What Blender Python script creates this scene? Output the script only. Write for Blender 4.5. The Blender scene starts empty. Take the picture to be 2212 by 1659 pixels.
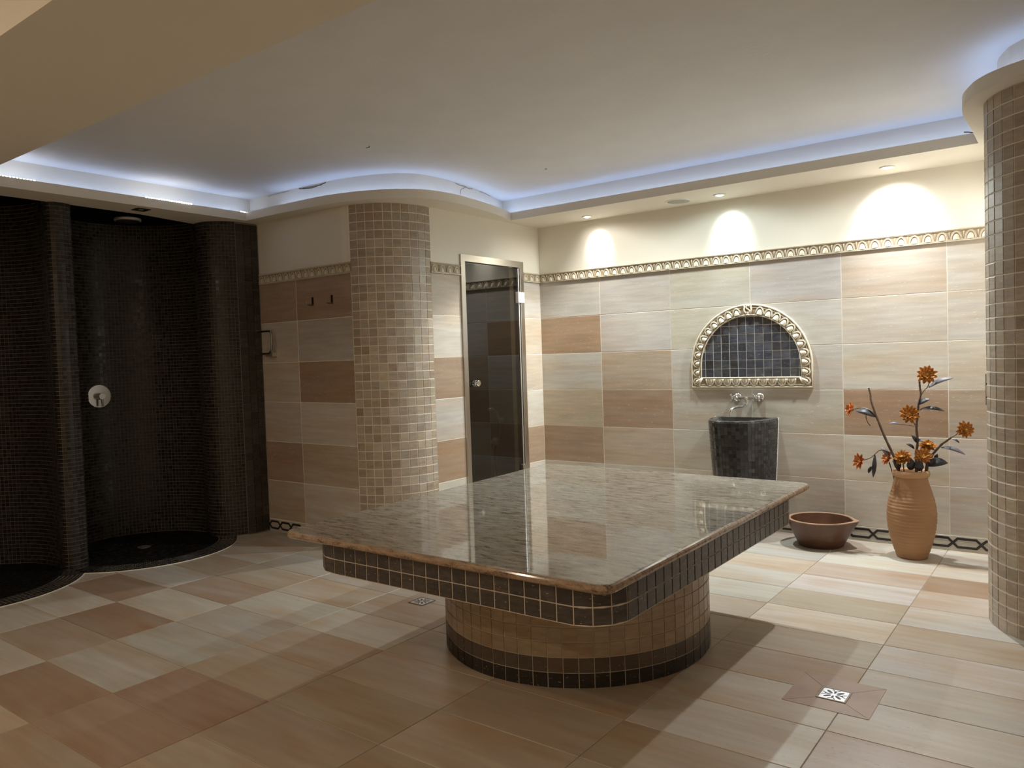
import bpy, bmesh, math, random
from mathutils import Vector, Matrix
random.seed(7)
PI = math.pi
S = bpy.context.scene
COL = S.collection

# ------------------------------------------------------------------ camera, world, exposure
def camera():
    yaw, pitch, roll = 0.6449, -0.0358, -0.0325
    f = Vector((-math.sin(yaw)*math.cos(pitch), math.cos(yaw)*math.cos(pitch), math.sin(pitch)))
    r0 = Vector((math.cos(yaw), math.sin(yaw), 0)); u0 = r0.cross(f)
    r = math.cos(roll)*r0 + math.sin(roll)*u0
    u = -math.sin(roll)*r0 + math.cos(roll)*u0
    cd = bpy.data.cameras.new('camera'); cd.sensor_width = 36; cd.lens = 1667.55/2212*36
    cd.clip_start = 0.05
    c = bpy.data.objects.new('camera', cd); COL.objects.link(c)
    m = Matrix.Identity(4)
    for i in range(3):
        m[i][0], m[i][1], m[i][2] = r[i], u[i], -f[i]
    m.translation = Vector((3.7323, -5.3981, 1.2889))
    c.matrix_world = m
    S.camera = c
camera()
W = bpy.data.worlds.new('world'); S.world = W; W.use_nodes = True
W.node_tree.nodes['Background'].inputs[0].default_value = (0.02, 0.018, 0.015, 1)
W.node_tree.nodes['Background'].inputs[1].default_value = 0.05
S.view_settings.view_transform = 'Standard'; S.view_settings.look = 'None'
S.view_settings.gamma = 1.0; S.view_settings.use_curve_mapping = False
S.view_settings.exposure = 0.44
LAMP_W = (88.0, 84.0, 110.0)               # power of the three wall downlights (back wall)
LAMP_C = ((1.0, 0.975, 0.92), (0.83, 0.985, 1.0), (0.97, 0.98, 1.0))
WARM_C = (1.0, 0.80, 0.60)              # lamps of the entrance side, behind the camera
WARM_W = 10.0
LED_C = (0.47, 0.62, 1.0); LED_E = 6.5

# ------------------------------------------------------------------ key dimensions (metres)
ZS, ZL, ZC = 2.36, 2.42, 2.555          # soffit underside, cove ledge, recessed ceiling
TB, TH = 0.099, 0.30                    # baseboard height, wall tile height
MB, MH = 1.899, 0.077                   # moulding bottom and height
Y1 = -1.793                             # plane of the hook wall
CL = (-0.39, -1.40, 0.396)              # column between hook wall and door wall
CR = (3.705, -1.20, 0.365)              # column by the vase

# ------------------------------------------------------------------ helpers
def link(o, parent=None):
    COL.objects.link(o)
    if parent is not None: o.parent = parent
    return o
def newmesh(name, verts, faces, mats=(), smooth=False, fmat=None):
    me = bpy.data.meshes.new(name)
    me.from_pydata([tuple(v) for v in verts], [], faces)
    for m in mats: me.materials.append(m)
    if fmat:
        me.polygons.foreach_set('material_index', fmat)
    if smooth:
        me.polygons.foreach_set('use_smooth', [True]*len(me.polygons))
    me.update()
    return me
def obj(name, me, parent=None, mw=None):
    o = bpy.data.objects.new(name, me); link(o, parent)
    if mw is not None: o.matrix_local = mw
    return o
def empty(name, loc=(0,0,0), rz=0):
    o = bpy.data.objects.new(name, None); link(o)
    o.empty_display_size = 0.05
    o.location = loc; o.rotation_euler = (0,0,rz)
    return o
def tag(o, label, cat, group=None):
    o['label'] = label; o['category'] = cat
    if group: o['group'] = group
    return o
def struct(o, label=None):
    o['kind'] = 'structure'
    if label: o['label'] = label
    return o
def stuff(o):
    o['kind'] = 'stuff'; return o
class MB_:
    """collects geometry for one mesh"""
    def __init__(s): s.v = []; s.f = []; s.m = []
    def add(s, vs, fs, mi=0):
        b = len(s.v); s.v += [Vector(v) for v in vs]
        s.f += [tuple(i+b for i in f) for f in fs]; s.m += [mi]*len(fs); return s
    def box(s, lo, hi, mi=0):
        x0,y0,z0 = lo; x1,y1,z1 = hi
        vs = [(x0,y0,z0),(x1,y0,z0),(x1,y1,z0),(x0,y1,z0),(x0,y0,z1),(x1,y0,z1),(x1,y1,z1),(x0,y1,z1)]
        return s.add(vs, [(0,3,2,1),(4,5,6,7),(0,1,5,4),(1,2,6,5),(2,3,7,6),(3,0,4,7)], mi)
    def tube(s, pts, rad, n=8, mi=0, cap=True):
        pts = [Vector(p) for p in pts]
        R = rad if isinstance(rad, (list, tuple)) else [rad]*len(pts)
        rings = []; up = None
        for i, p in enumerate(pts):
            t = (pts[min(i+1, len(pts)-1)] - pts[max(i-1, 0)]).normalized()
            if up is None:
                up = t.cross(Vector((0,0,1)))
                if up.length < 1e-3: up = t.cross(Vector((1,0,0)))
            up = (up - t*up.dot(t)).normalized()
            w = t.cross(up)
            rings.append([p + (up*math.cos(a)+w*math.sin(a))*R[i] for a in [2*PI*k/n for k in range(n)]])
        vs = [v for r in rings for v in r]; fs = []
        for i in range(len(rings)-1):
            for k in range(n):
                fs.append((i*n+k, i*n+(k+1)%n, (i+1)*n+(k+1)%n, (i+1)*n+k))
        if cap:
            fs.append(tuple(range(n-1, -1, -1))); fs.append(tuple((len(rings)-1)*n+k for k in range(n)))
        return s.add(vs, fs, mi)
    def lathe(s, prof, n=32, c=(0,0,0), mi=0, axis='z'):
        vs = []; fs = []
        for r, z in prof:
            for k in range(n):
                a = 2*PI*k/n
                if axis == 'z': v = (c[0]+r*math.cos(a), c[1]+r*math.sin(a), c[2]+z)
                elif axis == 'y': v = (c[0]+r*math.cos(a), c[1]+z, c[2]+r*math.sin(a))
                else: v = (c[0]+z, c[1]+r*math.cos(a), c[2]+r*math.sin(a))
                vs.append(v)
        for i in range(len(prof)-1):
            for k in range(n):
                fs.append((i*n+k, i*n+(k+1)%n, (i+1)*n+(k+1)%n, (i+1)*n+k))
        return s.add(vs, fs, mi)
    def ball(s, c, r, n=12, mi=0):
        sc = r if isinstance(r, (tuple, list)) else (r, r, r)
        m = n//2; vs = []; fs = []
        for i in range(m+1):
            th = PI*i/m
            for k in range(n):
                a = 2*PI*k/n
                vs.append((c[0]+sc[0]*math.sin(th)*math.cos(a), c[1]+sc[1]*math.sin(th)*math.sin(a), c[2]+sc[2]*math.cos(th)))
        for i in range(m):
            for k in range(n):
                fs.append((i*n+k, (i+1)*n+k, (i+1)*n+(k+1)%n, i*n+(k+1)%n))
        return s.add(vs, fs, mi)
    def prism(s, poly, z0, z1, mi=0, caps=True):
        n = len(poly)
        vs = [(p[0],p[1],z0) for p in poly]+[(p[0],p[1],z1) for p in poly]
        fs = [(i,(i+1)%n,n+(i+1)%n,n+i) for i in range(n)]
        if caps: fs += [tuple(range(n-1,-1,-1)), tuple(range(n,2*n))]
        return s.add(vs, fs, mi)
    def mesh(s, name, mats=(), smooth=False, fix=True):
        me = newmesh(name, s.v, s.f, mats, smooth, s.m)
        if fix:
            bm = bmesh.new(); bm.from_mesh(me)
            bmesh.ops.remove_doubles(bm, verts=bm.verts, dist=1e-6)
            bmesh.ops.recalc_face_normals(bm, faces=bm.faces)
            bm.to_mesh(me); bm.free()
        return me
    def obj(s, name, mats, parent=None, smooth=False, mw=None, fix=True, auto=None):
        if not isinstance(mats, (list, tuple)): mats = [mats]
        me = s.mesh(name, mats, smooth or auto is not None, fix)
        if auto is not None: me.set_sharp_from_angle(angle=math.radians(auto))
        return obj(name, me, parent, mw)
def catmull(P, n=8):
    P = [Vector(p) for p in P]; out = []
    for i in range(len(P)-1):
        p0 = P[i-1] if i else P[0]*2-P[1]
        p3 = P[i+2] if i+2 < len(P) else P[-1]*2-P[-2]
        p1, p2 = P[i], P[i+1]
        for k in range(n):
            t = k/n
            out.append(0.5*((2*p1)+(p2-p0)*t+(2*p0-5*p1+4*p2-p3)*t*t+(3*p1-p0-3*p2+p3)*t**3))
    out.append(P[-1]); return out
def offset_path(P, d, closed=False):
    """offset a plan polyline to the left of its direction by d, mitred"""
    n = len(P); out = []
    for i in range(n):
        a = P[i-1] if (i or closed) else None
        b = P[(i+1) % n] if (i < n-1 or closed) else None
        ns = []
        if a is not None: t = (P[i]-a).normalized(); ns.append(Vector((-t.y, t.x)))
        if b is not None: t = (b-P[i]).normalized(); ns.append(Vector((-t.y, t.x)))
        m = sum(ns, Vector((0,0))).normalized()
        c = max(0.4, m.dot(ns[0]))
        out.append(P[i]+m*(d/c))
    return out
class Path:
    def __init__(s, P):
        s.P = [Vector(p[:2]) for p in P]; s.L = [0.0]
        for a, b in zip(s.P, s.P[1:]): s.L.append(s.L[-1]+(b-a).length)
        s.len = s.L[-1]
    def at(s, d):
        d = min(max(d, 0), s.len-1e-9)
        import bisect
        i = max(0, min(bisect.bisect_right(s.L, d)-1, len(s.P)-2))
        t = (d-s.L[i])/max(1e-9, s.L[i+1]-s.L[i])
        return s.P[i].lerp(s.P[i+1], t)
def basis(o, ex, ey):
    ex = Vector(ex).normalized(); ey = Vector(ey); ez = ex.cross(ey).normalized(); ey = ez.cross(ex)
    m = Matrix.Identity(4)
    for i in range(3): m[i][0], m[i][1], m[i][2] = ex[i], ey[i], ez[i]
    m.translation = Vector(o); return m

# ------------------------------------------------------------------ materials
def nt_mat(name):
    m = bpy.data.materials.new(name); m.use_nodes = True
    t = m.node_tree; return m, t, t.nodes['Principled BSDF']
def N(t, kind, **kw):
    n = t.nodes.new(kind)
    for k, v in kw.items():
        if k[0] == 'i' and k[1:].isdigit(): n.inputs[int(k[1:])].default_value = v
        else: setattr(n, k, v)
    return n
def plain(name, c, rough=0.5, metal=0.0, bump=0.0, bscale=60, var=0.0, spec=0.5):
    m, t, b = nt_mat(name)
    b.inputs['Base Color'].default_value = (*c, 1); b.inputs['Roughness'].default_value = rough
    b.inputs['Metallic'].default_value = metal; b.inputs['Specular IOR Level'].default_value = spec
    if bump or var:
        tc = N(t, 'ShaderNodeTexCoord'); no = N(t, 'ShaderNodeTexNoise'); no.inputs['Scale'].default_value = bscale
        no.inputs['Detail'].default_value = 4
        t.links.new(tc.outputs['Object'], no.inputs['Vector'])
        if bump:
            bu = N(t, 'ShaderNodeBump'); bu.inputs['Strength'].default_value = bump; bu.inputs['Distance'].default_value = 0.01
            t.links.new(no.outputs['Fac'], bu.inputs['Height']); t.links.new(bu.outputs['Normal'], b.inputs['Normal'])
        if var:
            n2 = N(t, 'ShaderNodeTexNoise'); n2.inputs['Scale'].default_value = bscale*0.12
            t.links.new(tc.outputs['Object'], n2.inputs['Vector'])
            mr = N(t, 'ShaderNodeMapRange'); mr.inputs[1].default_value = 0.3; mr.inputs[2].default_value = 0.7
            mr.inputs[3].default_value = 1-var; mr.inputs[4].default_value = 1+var
            mx = N(t, 'ShaderNodeMix', data_type='RGBA', blend_type='MULTIPLY'); mx.inputs[0].default_value = 1
            mx.inputs[6].default_value = (*c, 1)
            t.links.new(n2.outputs['Fac'], mr.inputs[0]); t.links.new(mr.outputs[0], mx.inputs[7]); t.links.new(mx.outputs[2], b.inputs['Base Color'])
    return m
def stone(name, rough, pit, pit_amt, pth=0.675, cs=(1.4, 8.0), stretch=(4.0, 40.0), contrast=0.11, pit_scale=(42, 180), warm=(0.95, 0.86, 0.77)):
    """travertine-like tile: colour of each tile comes from the tile itself (object colour)"""
    m, t, b = nt_mat(name); L = t.links.new
    tc = N(t, 'ShaderNodeTexCoord'); oi = N(t, 'ShaderNodeObjectInfo')
    mu = N(t, 'ShaderNodeMath', operation='MULTIPLY'); mu.inputs[1].default_value = 57.0
    L(oi.outputs['Random'], mu.inputs[0])
    cx = N(t, 'ShaderNodeCombineXYZ'); L(mu.outputs[0], cx.inputs[0]); L(mu.outputs[0], cx.inputs[1]); L(mu.outputs[0], cx.inputs[2])
    ad = N(t, 'ShaderNodeVectorMath', operation='ADD'); L(tc.outputs['Object'], ad.inputs[0]); L(cx.outputs[0], ad.inputs[1])
    def noise(sx, sy, det, dist=0.0):
        ma = N(t, 'ShaderNodeMapping'); ma.inputs['Scale'].default_value = (sx, sy, sy); L(ad.outputs[0], ma.inputs[0])
        no = N(t, 'ShaderNodeTexNoise'); no.inputs['Scale'].default_value = 1.0; no.inputs['Detail'].default_value = det
        no.inputs['Distortion'].default_value = dist
        L(ma.outputs[0], no.inputs['Vector']); return no
    a = noise(stretch[0], stretch[1], 7, 0.15); c = noise(cs[0], cs[1], 4, 0.3); p = noise(pit_scale[0], pit_scale[1], 2)
    mr = N(t, 'ShaderNodeMapRange'); L(a.outputs['Fac'], mr.inputs[0])
    mr.inputs[1].default_value = 0.3; mr.inputs[2].default_value = 0.7; mr.inputs[3].default_value = 1-contrast; mr.inputs[4].default_value = 1+contrast
    m1 = N(t, 'ShaderNodeMix', data_type='RGBA', blend_type='MULTIPLY'); m1.inputs[0].default_value = 1
    L(oi.outputs['Color'], m1.inputs[6]); L(mr.outputs[0], m1.inputs[7])
    m2 = N(t, 'ShaderNodeMix', data_type='RGBA', blend_type='MULTIPLY'); L(m1.outputs[2], m2.inputs[6])
    m2.inputs[7].default_value = (*warm, 1)
    r2 = N(t, 'ShaderNodeMapRange'); L(c.outputs['Fac'], r2.inputs[0]); r2.inputs[1].default_value = 0.42; r2.inputs[2].default_value = 0.68
    L(r2.outputs[0], m2.inputs[0])
    r3 = N(t, 'ShaderNodeMapRange'); L(p.outputs['Fac'], r3.inputs[0]); r3.inputs[1].default_value = pth; r3.inputs[2].default_value = pth+0.06
    m3 = N(t, 'ShaderNodeMix', data_type='RGBA', blend_type='MIX'); m3.inputs[7].default_value = (*pit, 1)
    pm = N(t, 'ShaderNodeMath', operation='MULTIPLY'); pm.inputs[1].default_value = pit_amt; L(r3.outputs[0], pm.inputs[0])
    L(pm.outputs[0], m3.inputs[0]); L(m2.outputs[2], m3.inputs[6]); L(m3.outputs[2], b.inputs['Base Color'])
    b.inputs['Roughness'].default_value = rough
    s1 = N(t, 'ShaderNodeMath', operation='MULTIPLY_ADD'); L(a.outputs['Fac'], s1.inputs[0]); s1.inputs[1].default_value = 0.25
    iv = N(t, 'ShaderNodeMath', operation='MULTIPLY'); iv.inputs[1].default_value = -1.0; L(r3.outputs[0], iv.inputs[0]); L(iv.outputs[0], s1.inputs[2])
    bu = N(t, 'ShaderNodeBump'); bu.inputs['Strength'].default_value = 0.35; bu.inputs['Distance'].default_value = 0.002
    L(s1.outputs[0], bu.inputs['Height']); L(bu.outputs['Normal'], b.inputs['Normal'])
    return m
def mosaic_mat(name, c1, c2, rough, spec=0.5):
    m, t, b = nt_mat(name); L = t.links.new; b.inputs['Specular IOR Level'].default_value = spec
    g = N(t, 'ShaderNodeNewGeometry'); mx = N(t, 'ShaderNodeMix', data_type='RGBA')
    mx.inputs[6].default_value = (*c1, 1); mx.inputs[7].default_value = (*c2, 1)
    pw = N(t, 'ShaderNodeMath', operation='POWER'); pw.inputs[1].default_value = 1.6
    L(g.outputs['Random Per Island'], pw.inputs[0]); L(pw.outputs[0], mx.inputs[0]); L(mx.outputs[2], b.inputs['Base Color'])
    mr = N(t, 'ShaderNodeMapRange'); mr.inputs[3].default_value = rough*0.6; mr.inputs[4].default_value = rough*1.7
    L(g.outputs['Random Per Island'], mr.inputs[0]); L(mr.outputs[0], b.inputs['Roughness'])
    return m
def granite(name, lo, mid, hi, rough):
    m, t, b = nt_mat(name); L = t.links.new
    tc = N(t, 'ShaderNodeTexCoord')
    def nz(sc, det, rot=0.12, dist=0.5):
        ma = N(t, 'ShaderNodeMapping'); ma.inputs['Scale'].default_value = sc; ma.inputs['Rotation'].default_value = (0, 0, rot)
        L(tc.outputs['Object'], ma.inputs[0]); no = N(t, 'ShaderNodeTexNoise'); no.inputs['Scale'].default_value = 1
        no.inputs['Detail'].default_value = det; no.inputs['Distortion'].default_value = dist; no.inputs['Roughness'].default_value = 0.65
        L(ma.outputs[0], no.inputs['Vector']); return no
    a = nz((13, 46, 46), 8); s = nz((120, 160, 160), 3, 0, 0); v = nz((5, 17, 17), 5, 0.35, 1.2)
    ad = N(t, 'ShaderNodeMath', operation='MULTIPLY_ADD'); ad.inputs[1].default_value = 0.55; L(a.outputs['Fac'], ad.inputs[0])
    m2 = N(t, 'ShaderNodeMath', operation='MULTIPLY_ADD'); m2.inputs[1].default_value = 0.25; L(s.outputs['Fac'], m2.inputs[0])
    m3 = N(t, 'ShaderNodeMath', operation='MULTIPLY'); m3.inputs[1].default_value = 0.2; L(v.outputs['Fac'], m3.inputs[0])
    L(m3.outputs[0], m2.inputs[2]); L(m2.outputs[0], ad.inputs[2])
    cr = N(t, 'ShaderNodeValToRGB'); e = cr.color_ramp.elements
    e[0].position = 0.38; e[0].color = (*lo, 1); e[1].position = 0.66; e[1].color = (*hi, 1)
    k = e.new(0.47); k.color = (*mid, 1)
    L(ad.outputs[0], cr.inputs[0]); L(cr.outputs[0], b.inputs['Base Color']); b.inputs['Roughness'].default_value = rough
    return m
def emit(name, c, s):
    m, t, b = nt_mat(name)
    b.inputs['Base Color'].default_value = (*c, 1); b.inputs['Emission Color'].default_value = (*c, 1); b.inputs['Emission Strength'].default_value = s
    return m
def tint_glass(name, c):
    m, t, b = nt_mat(name); L = t.links.new
    t.nodes.remove(b)
    fr = N(t, 'ShaderNodeFresnel'); fr.inputs[0].default_value = 1.75
    tr = N(t, 'ShaderNodeBsdfTransparent'); tr.inputs[0].default_value = (*c, 1)
    gl = N(t, 'ShaderNodeBsdfGlossy'); gl.inputs['Roughness'].default_value = 0.0; gl.inputs[0].default_value = (1, 1, 1, 1)
    ge = N(t, 'ShaderNodeNewGeometry'); iv = N(t, 'ShaderNodeMath', operation='SUBTRACT'); iv.inputs[0].default_value = 1.0; L(ge.outputs['Backfacing'], iv.inputs[1])
    fm = N(t, 'ShaderNodeMath', operation='MULTIPLY'); L(fr.outputs[0], fm.inputs[0]); L(iv.outputs[0], fm.inputs[1])
    mx = N(t, 'ShaderNodeMixShader'); L(fm.outputs[0], mx.inputs[0]); L(tr.outputs[0], mx.inputs[1]); L(gl.outputs[0], mx.inputs[2])
    L(mx.outputs[0], t.nodes['Material Output'].inputs[0]); return m

M_paint = plain('cream_wall_paint', (0.79, 0.75, 0.645), 0.6, bump=0.05, bscale=90)
M_ceil = plain('ceiling_paint', (0.77, 0.78, 0.79), 0.7, bump=0.08, bscale=40, var=0.02)
M_soffit = plain('soffit_paint', (0.78, 0.73, 0.63), 0.7, bump=0.06, bscale=50)
M_grout = plain('cream_grout', (0.58, 0.52, 0.42), 0.85)
M_fgrout = plain('floor_grout', (0.42, 0.35, 0.27), 0.85)
M_wtile = stone('wall_travertine', 0.42, (0.78, 0.74, 0.65), 0.42)  # pale pit colour paints in the glints of grazing lamp light
M_ftile = stone('floor_travertine', 0.34, (0.30, 0.22, 0.15), 0.45, cs=(1.8, 6.0), stretch=(2.4, 30.0), contrast=0.09, warm=(0.90, 0.77, 0.65))
M_ctile = stone('column_tile', 0.36, (0.75, 0.68, 0.56), 0.35, stretch=(14, 60), contrast=0.16, pit_scale=(60, 160))
M_dtile = stone('slate_tile', 0.30, (0.5, 0.45, 0.38), 0.55, stretch=(20, 70), contrast=0.35, pit_scale=(70, 160), warm=(1.0, 0.9, 0.8))
M_cgrout = plain('column_grout', (0.84, 0.79, 0.68), 0.8)
M_agrout = plain('apron_grout', (0.60, 0.52, 0.42), 0.8)
M_dgrout = plain('dark_grout', (0.30, 0.27, 0.23), 0.9, spec=0.2)
M_tray = plain('tray_grout', (0.012, 0.011, 0.010), 0.9, spec=0.1)
M_traym = mosaic_mat('tray_mosaic', (0.006, 0.005, 0.0045), (0.010, 0.009, 0.008), 0.55, 0.1)
M_wgrout = plain('pale_grout', (0.78, 0.80, 0.80), 0.8)
M_black = plain('black_paint', (0.006, 0.005, 0.005), 0.9, spec=0.1)
M_mosaic = mosaic_mat('shower_mosaic', (0.020, 0.017, 0.014), (0.032, 0.027, 0.022), 0.28, 0.34)
M_bmosaic = mosaic_mat('basin_mosaic', (0.022, 0.022, 0.023), (0.058, 0.057, 0.054), 0.07)
M_bgrout = plain('basin_grout', (0.085, 0.08, 0.072), 0.8)
M_gran = granite('granite_top', (0.045, 0.038, 0.030), (0.28, 0.25, 0.20), (0.50, 0.46, 0.385), 0.04)
M_grane = granite('granite_edge', (0.05, 0.032, 0.022), (0.29, 0.195, 0.13), (0.50, 0.38, 0.27), 0.10)
M_chrome = plain('chrome', (0.82, 0.83, 0.84), 0.08, 1.0)
M_steel = plain('brushed_steel', (0.62, 0.59, 0.54), 0.28, 1.0)
M_hook = plain('dark_chrome', (0.34, 0.30, 0.26), 0.25, 1.0)
M_grate = plain('polished_grate', (0.66, 0.66, 0.67), 0.42, 0.75)
M_head = plain('shower_chrome', (0.80, 0.80, 0.80), 0.30, 0.6)
M_valve = plain('valve_steel', (0.42, 0.41, 0.40), 0.25, 1.0)
M_satin = plain('satin_metal', (0.70, 0.68, 0.64), 0.4, 1.0)
M_white = plain('white_plastic', (0.80, 0.80, 0.78), 0.35)
M_hinge = plain('white_hinge', (0.85, 0.84, 0.80), 0.3)
M_gray = plain('speaker_mesh', (0.42, 0.42, 0.38), 0.7, bump=0.3, bscale=900)
M_blackp = plain('black_plastic', (0.012, 0.012, 0.013), 0.4)
M_mould = plain('cream_relief', (0.62, 0.55, 0.42), 0.45, var=0.08, bscale=120)
M_mdark = plain('antique_wash', (0.34, 0.26, 0.165), 0.6)
M_inlay = plain('black_inlay', (0.018, 0.015, 0.016), 0.35)
M_terra = plain('terracotta', (0.36, 0.195, 0.095), 0.8, var=0.08, bscale=60)
M_terrar = plain('terracotta_rim', (0.46, 0.27, 0.14), 0.8)
M_wood = plain('stained_wood', (0.098, 0.043, 0.022), 0.36, bump=0.1, bscale=80, var=0.22)
M_woodr = plain('worn_rim', (0.33, 0.20, 0.125), 0.5, var=0.15, bscale=80)
M_petal = plain('orange_petal', (0.46, 0.195, 0.035), 0.55, var=0.25, bscale=260)
M_petal2 = plain('rust_petal', (0.55, 0.19, 0.05), 0.55, var=0.2, bscale=260)
M_core = plain('flower_heart', (0.62, 0.36, 0.07), 0.6)
M_twig = plain('brown_twig', (0.105, 0.068, 0.042), 0.8, bump=0.4, bscale=120, var=0.3)
M_leaf = plain('black_leaf', (0.020, 0.019, 0.022), 0.42)
M_leafg = plain('grey_leaf', (0.13, 0.125, 0.145), 0.5)
M_glass = tint_glass('smoked_glass', (0.36, 0.35, 0.32))
M_pinkf = plain('drain_surround', (0.42, 0.29, 0.215), 0.4, var=0.12, bscale=60)
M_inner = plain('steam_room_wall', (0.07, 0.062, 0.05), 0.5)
M_led = emit('led_light', LED_C, LED_E)
M_chip = emit('led_chip_light', (0.95, 0.97, 1.0), 14)

# ------------------------------------------------------------------ tile factory
_tm = {}
def tile_mesh(w, h, t, mat, bev=0.0012, name='tile'):
    k = (round(w, 4), round(h, 4), t, mat.name, name)
    if k in _tm: return _tm[k]
    x, y = w/2, h/2; xi, yi = x-bev, y-bev
    vs = [(-x,-y,-t),(x,-y,-t),(x,y,-t),(-x,y,-t),(-x,-y,-bev),(x,-y,-bev),(x,y,-bev),(-x,y,-bev),(-xi,-yi,0),(xi,-yi,0),(xi,yi,0),(-xi,yi,0)]
    fs = [(3,2,1,0),(8,9,10,11)]
    for i in range(4):
        j = (i+1) % 4
        fs += [(i, j, 4+j, 4+i), (4+i, 4+j, 8+j, 8+i)]
    me = newmesh(name, vs, fs, [mat]); _tm[k] = me; return me
def place(name, me, parent, o, ex, ey, color):
    t = obj(name, me, parent, basis(o, ex, ey)); t.color = (*color, 1); return t
def jit(c, a=0.06):
    k = 1+random.uniform(-a, a); return (c[0]*k, c[1]*k*(1+random.uniform(-.02, .02)), c[2]*k*(1+random.uniform(-.04, .04)))
LT=(.57,.53,.465); GB=(.50,.47,.42); TN=(.455,.385,.305); OR=(.36,.26,.185); BR=(.385,.285,.21); KK=(.47,.365,.30); PK=(.52,.46,.395); LO=(.51,.445,.36)
TONES = dict(L=LT, G=GB, T=TN, O=OR, B=BR, P=PK, E=LO, K=KK)

# ------------------------------------------------------------------ the setting: floor
flo = MB_().box((-2.75, -8.1, -0.12), (5.1, 0.15, -0.003)).obj('floor', M_fgrout); struct(flo)
FT = {}
def ft(i, ks, code):
    for k, c in zip(ks, code): FT[(i, k)] = c
ft(4, range(0, 16), 'LLTLTLETLLTEETLL'); ft(3, range(0, 16), 'LGEGGTETBTTETBTT')
ft(5, range(0, 16), 'LPOELTLLLKKLPLPL'); ft(2, range(0, 16), 'LLTGLTEGTTETTETB'); ft(1, range(0, 16), 'LTLELTLGTLETBBTL')
ft(0, range(0, 16), 'LLTLTLTGELGGGBPL'); ft(-1, range(0, 16), 'LLLLLTEGTTLBTLLL'); ft(-2, range(0, 16), 'LLLLLTLLTLBLLTLL')
def floor_tiles():
    sx, sy = 0.602, 0.3005
    me = tile_mesh(sx-0.003, sy-0.003, 0.009, M_ftile, name='floor_tile')
    for i in range(-3, 8):
        for k in range(-1, 24):
            x, y = 0.003+sx*(i+0.5), -0.047-sy*(k+0.5)
            if x > 3.36 and y > -1.45 and x > 3.75: continue
            if x < -0.35 and y > -1.55: continue
            if x < -1.75: continue
            if i >= 6 and k < 5: continue
            c = TONES[FT.get((i, k), random.choice('LLGTEP'))]
            place('floor_tile', me, flo, (x, y, 0.0+random.uniform(-.0003, .0003)), (1,0,0), (0,1,0), jit(c))
floor_tiles()

# ------------------------------------------------------------------ walls
wb = MB_().box((-2.75, 0.0012, 0), (5.1, 0.16, 2.9)).obj('wall_back', M_paint); struct(wb)
wl = MB_()                                                        # wall with the glass door
wl.box((-0.10, -1.42, 0), (-0.0012, -0.985, ZS)).box((-0.10, -0.295, 0), (-0.0012, 0.0, ZS)).box((-0.10, -0.985, 2.01), (-0.0012, -0.295, ZS))
wl = struct(wl.obj('wall_left', M_paint))
wh = struct(MB_().box((-1.50, Y1+0.0012, 0), (-0.352, Y1+0.10, ZS)).obj('wall_recess', M_paint))
wr = struct(MB_().box((3.3475, -1.25, 0), (3.46, 0.0, ZS)).obj('wall_right', M_paint))
ws = struct(MB_().box((3.72, -1.40, 0), (5.1, -1.28, ZS)).obj('wall_side', M_paint))
struct(MB_().box((4.9, -8.1, 0), (5.1, -1.3, 2.9)).obj('wall_far_right', M_paint))
struct(MB_().box((-2.75, -8.2, 0), (5.1, -8.0, 2.9)).obj('wall_front', M_paint))
struct(MB_().box((-1.75, -8.1, 0), (-1.45, -4.33, 2.9)).obj('wall_far_left', M_paint))
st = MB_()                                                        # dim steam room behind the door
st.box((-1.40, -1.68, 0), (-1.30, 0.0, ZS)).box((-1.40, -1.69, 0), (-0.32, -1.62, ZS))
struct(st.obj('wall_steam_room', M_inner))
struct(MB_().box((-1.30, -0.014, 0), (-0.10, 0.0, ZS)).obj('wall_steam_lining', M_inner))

def wall_tiles(wall, org, ex, joints, rows_codes, ny):
    """joints: distances along ex; rows_codes: top row first"""
    for r, code in enumerate(rows_codes):
        z1 = MB-TH*r; zc = z1-TH/2
        for c in range(len(joints)-1):
            a, b = joints[c], joints[c+1]
            w = b-a-0.0040; h = TH-0.0040
            o = Vector(org)+Vector(ex)*((a+b)/2); o.z = zc
            place('wall_tile', tile_mesh(w, h, 0.008, M_wtile, name='wall_tile'), wall, o, ex, (0,0,1), jit(TONES[code[c]], .05))
jb = [0.0, 0.5795]+[0.5795+0.6115*i for i in range(1, 5)]+[3.346]
wall_tiles(wb, (0,0,0), (1,0,0), jb, ['GGGGPL', 'OGGGLL', 'GTGGLL', 'TOGGOT', 'BTGGLL', 'GGLGLG'], 0)
wall_tiles(wl, (0,-1.352,0), (0,1,0), [0.0, 0.32], ['T','L','O','G','O','L'], 0)
wall_tiles(wl, (0,-0.25,0), (0,1,0), [0.0, 0.25], ['L','E','E','L','O','L'], 0)
wall_tiles(wh, (-1.372, Y1, 0), (1,0,0), [0.0, 0.438, 1.036], ['BB','LG','EO','PL','BT','TL'], 0)
wall_tiles(wr, (3.345, 0, 0), (0,-1,0), [0.0, 0.60, 1.18], ['LL','GL','LT','TG','LL','GG'], 0)
wall_tiles(ws, (3.86, -1.4025, 0), (1,0,0), [0.0, 0.42, 1.03], ['LL','GL','LT','TG','LL','GG'], 0)

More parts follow.
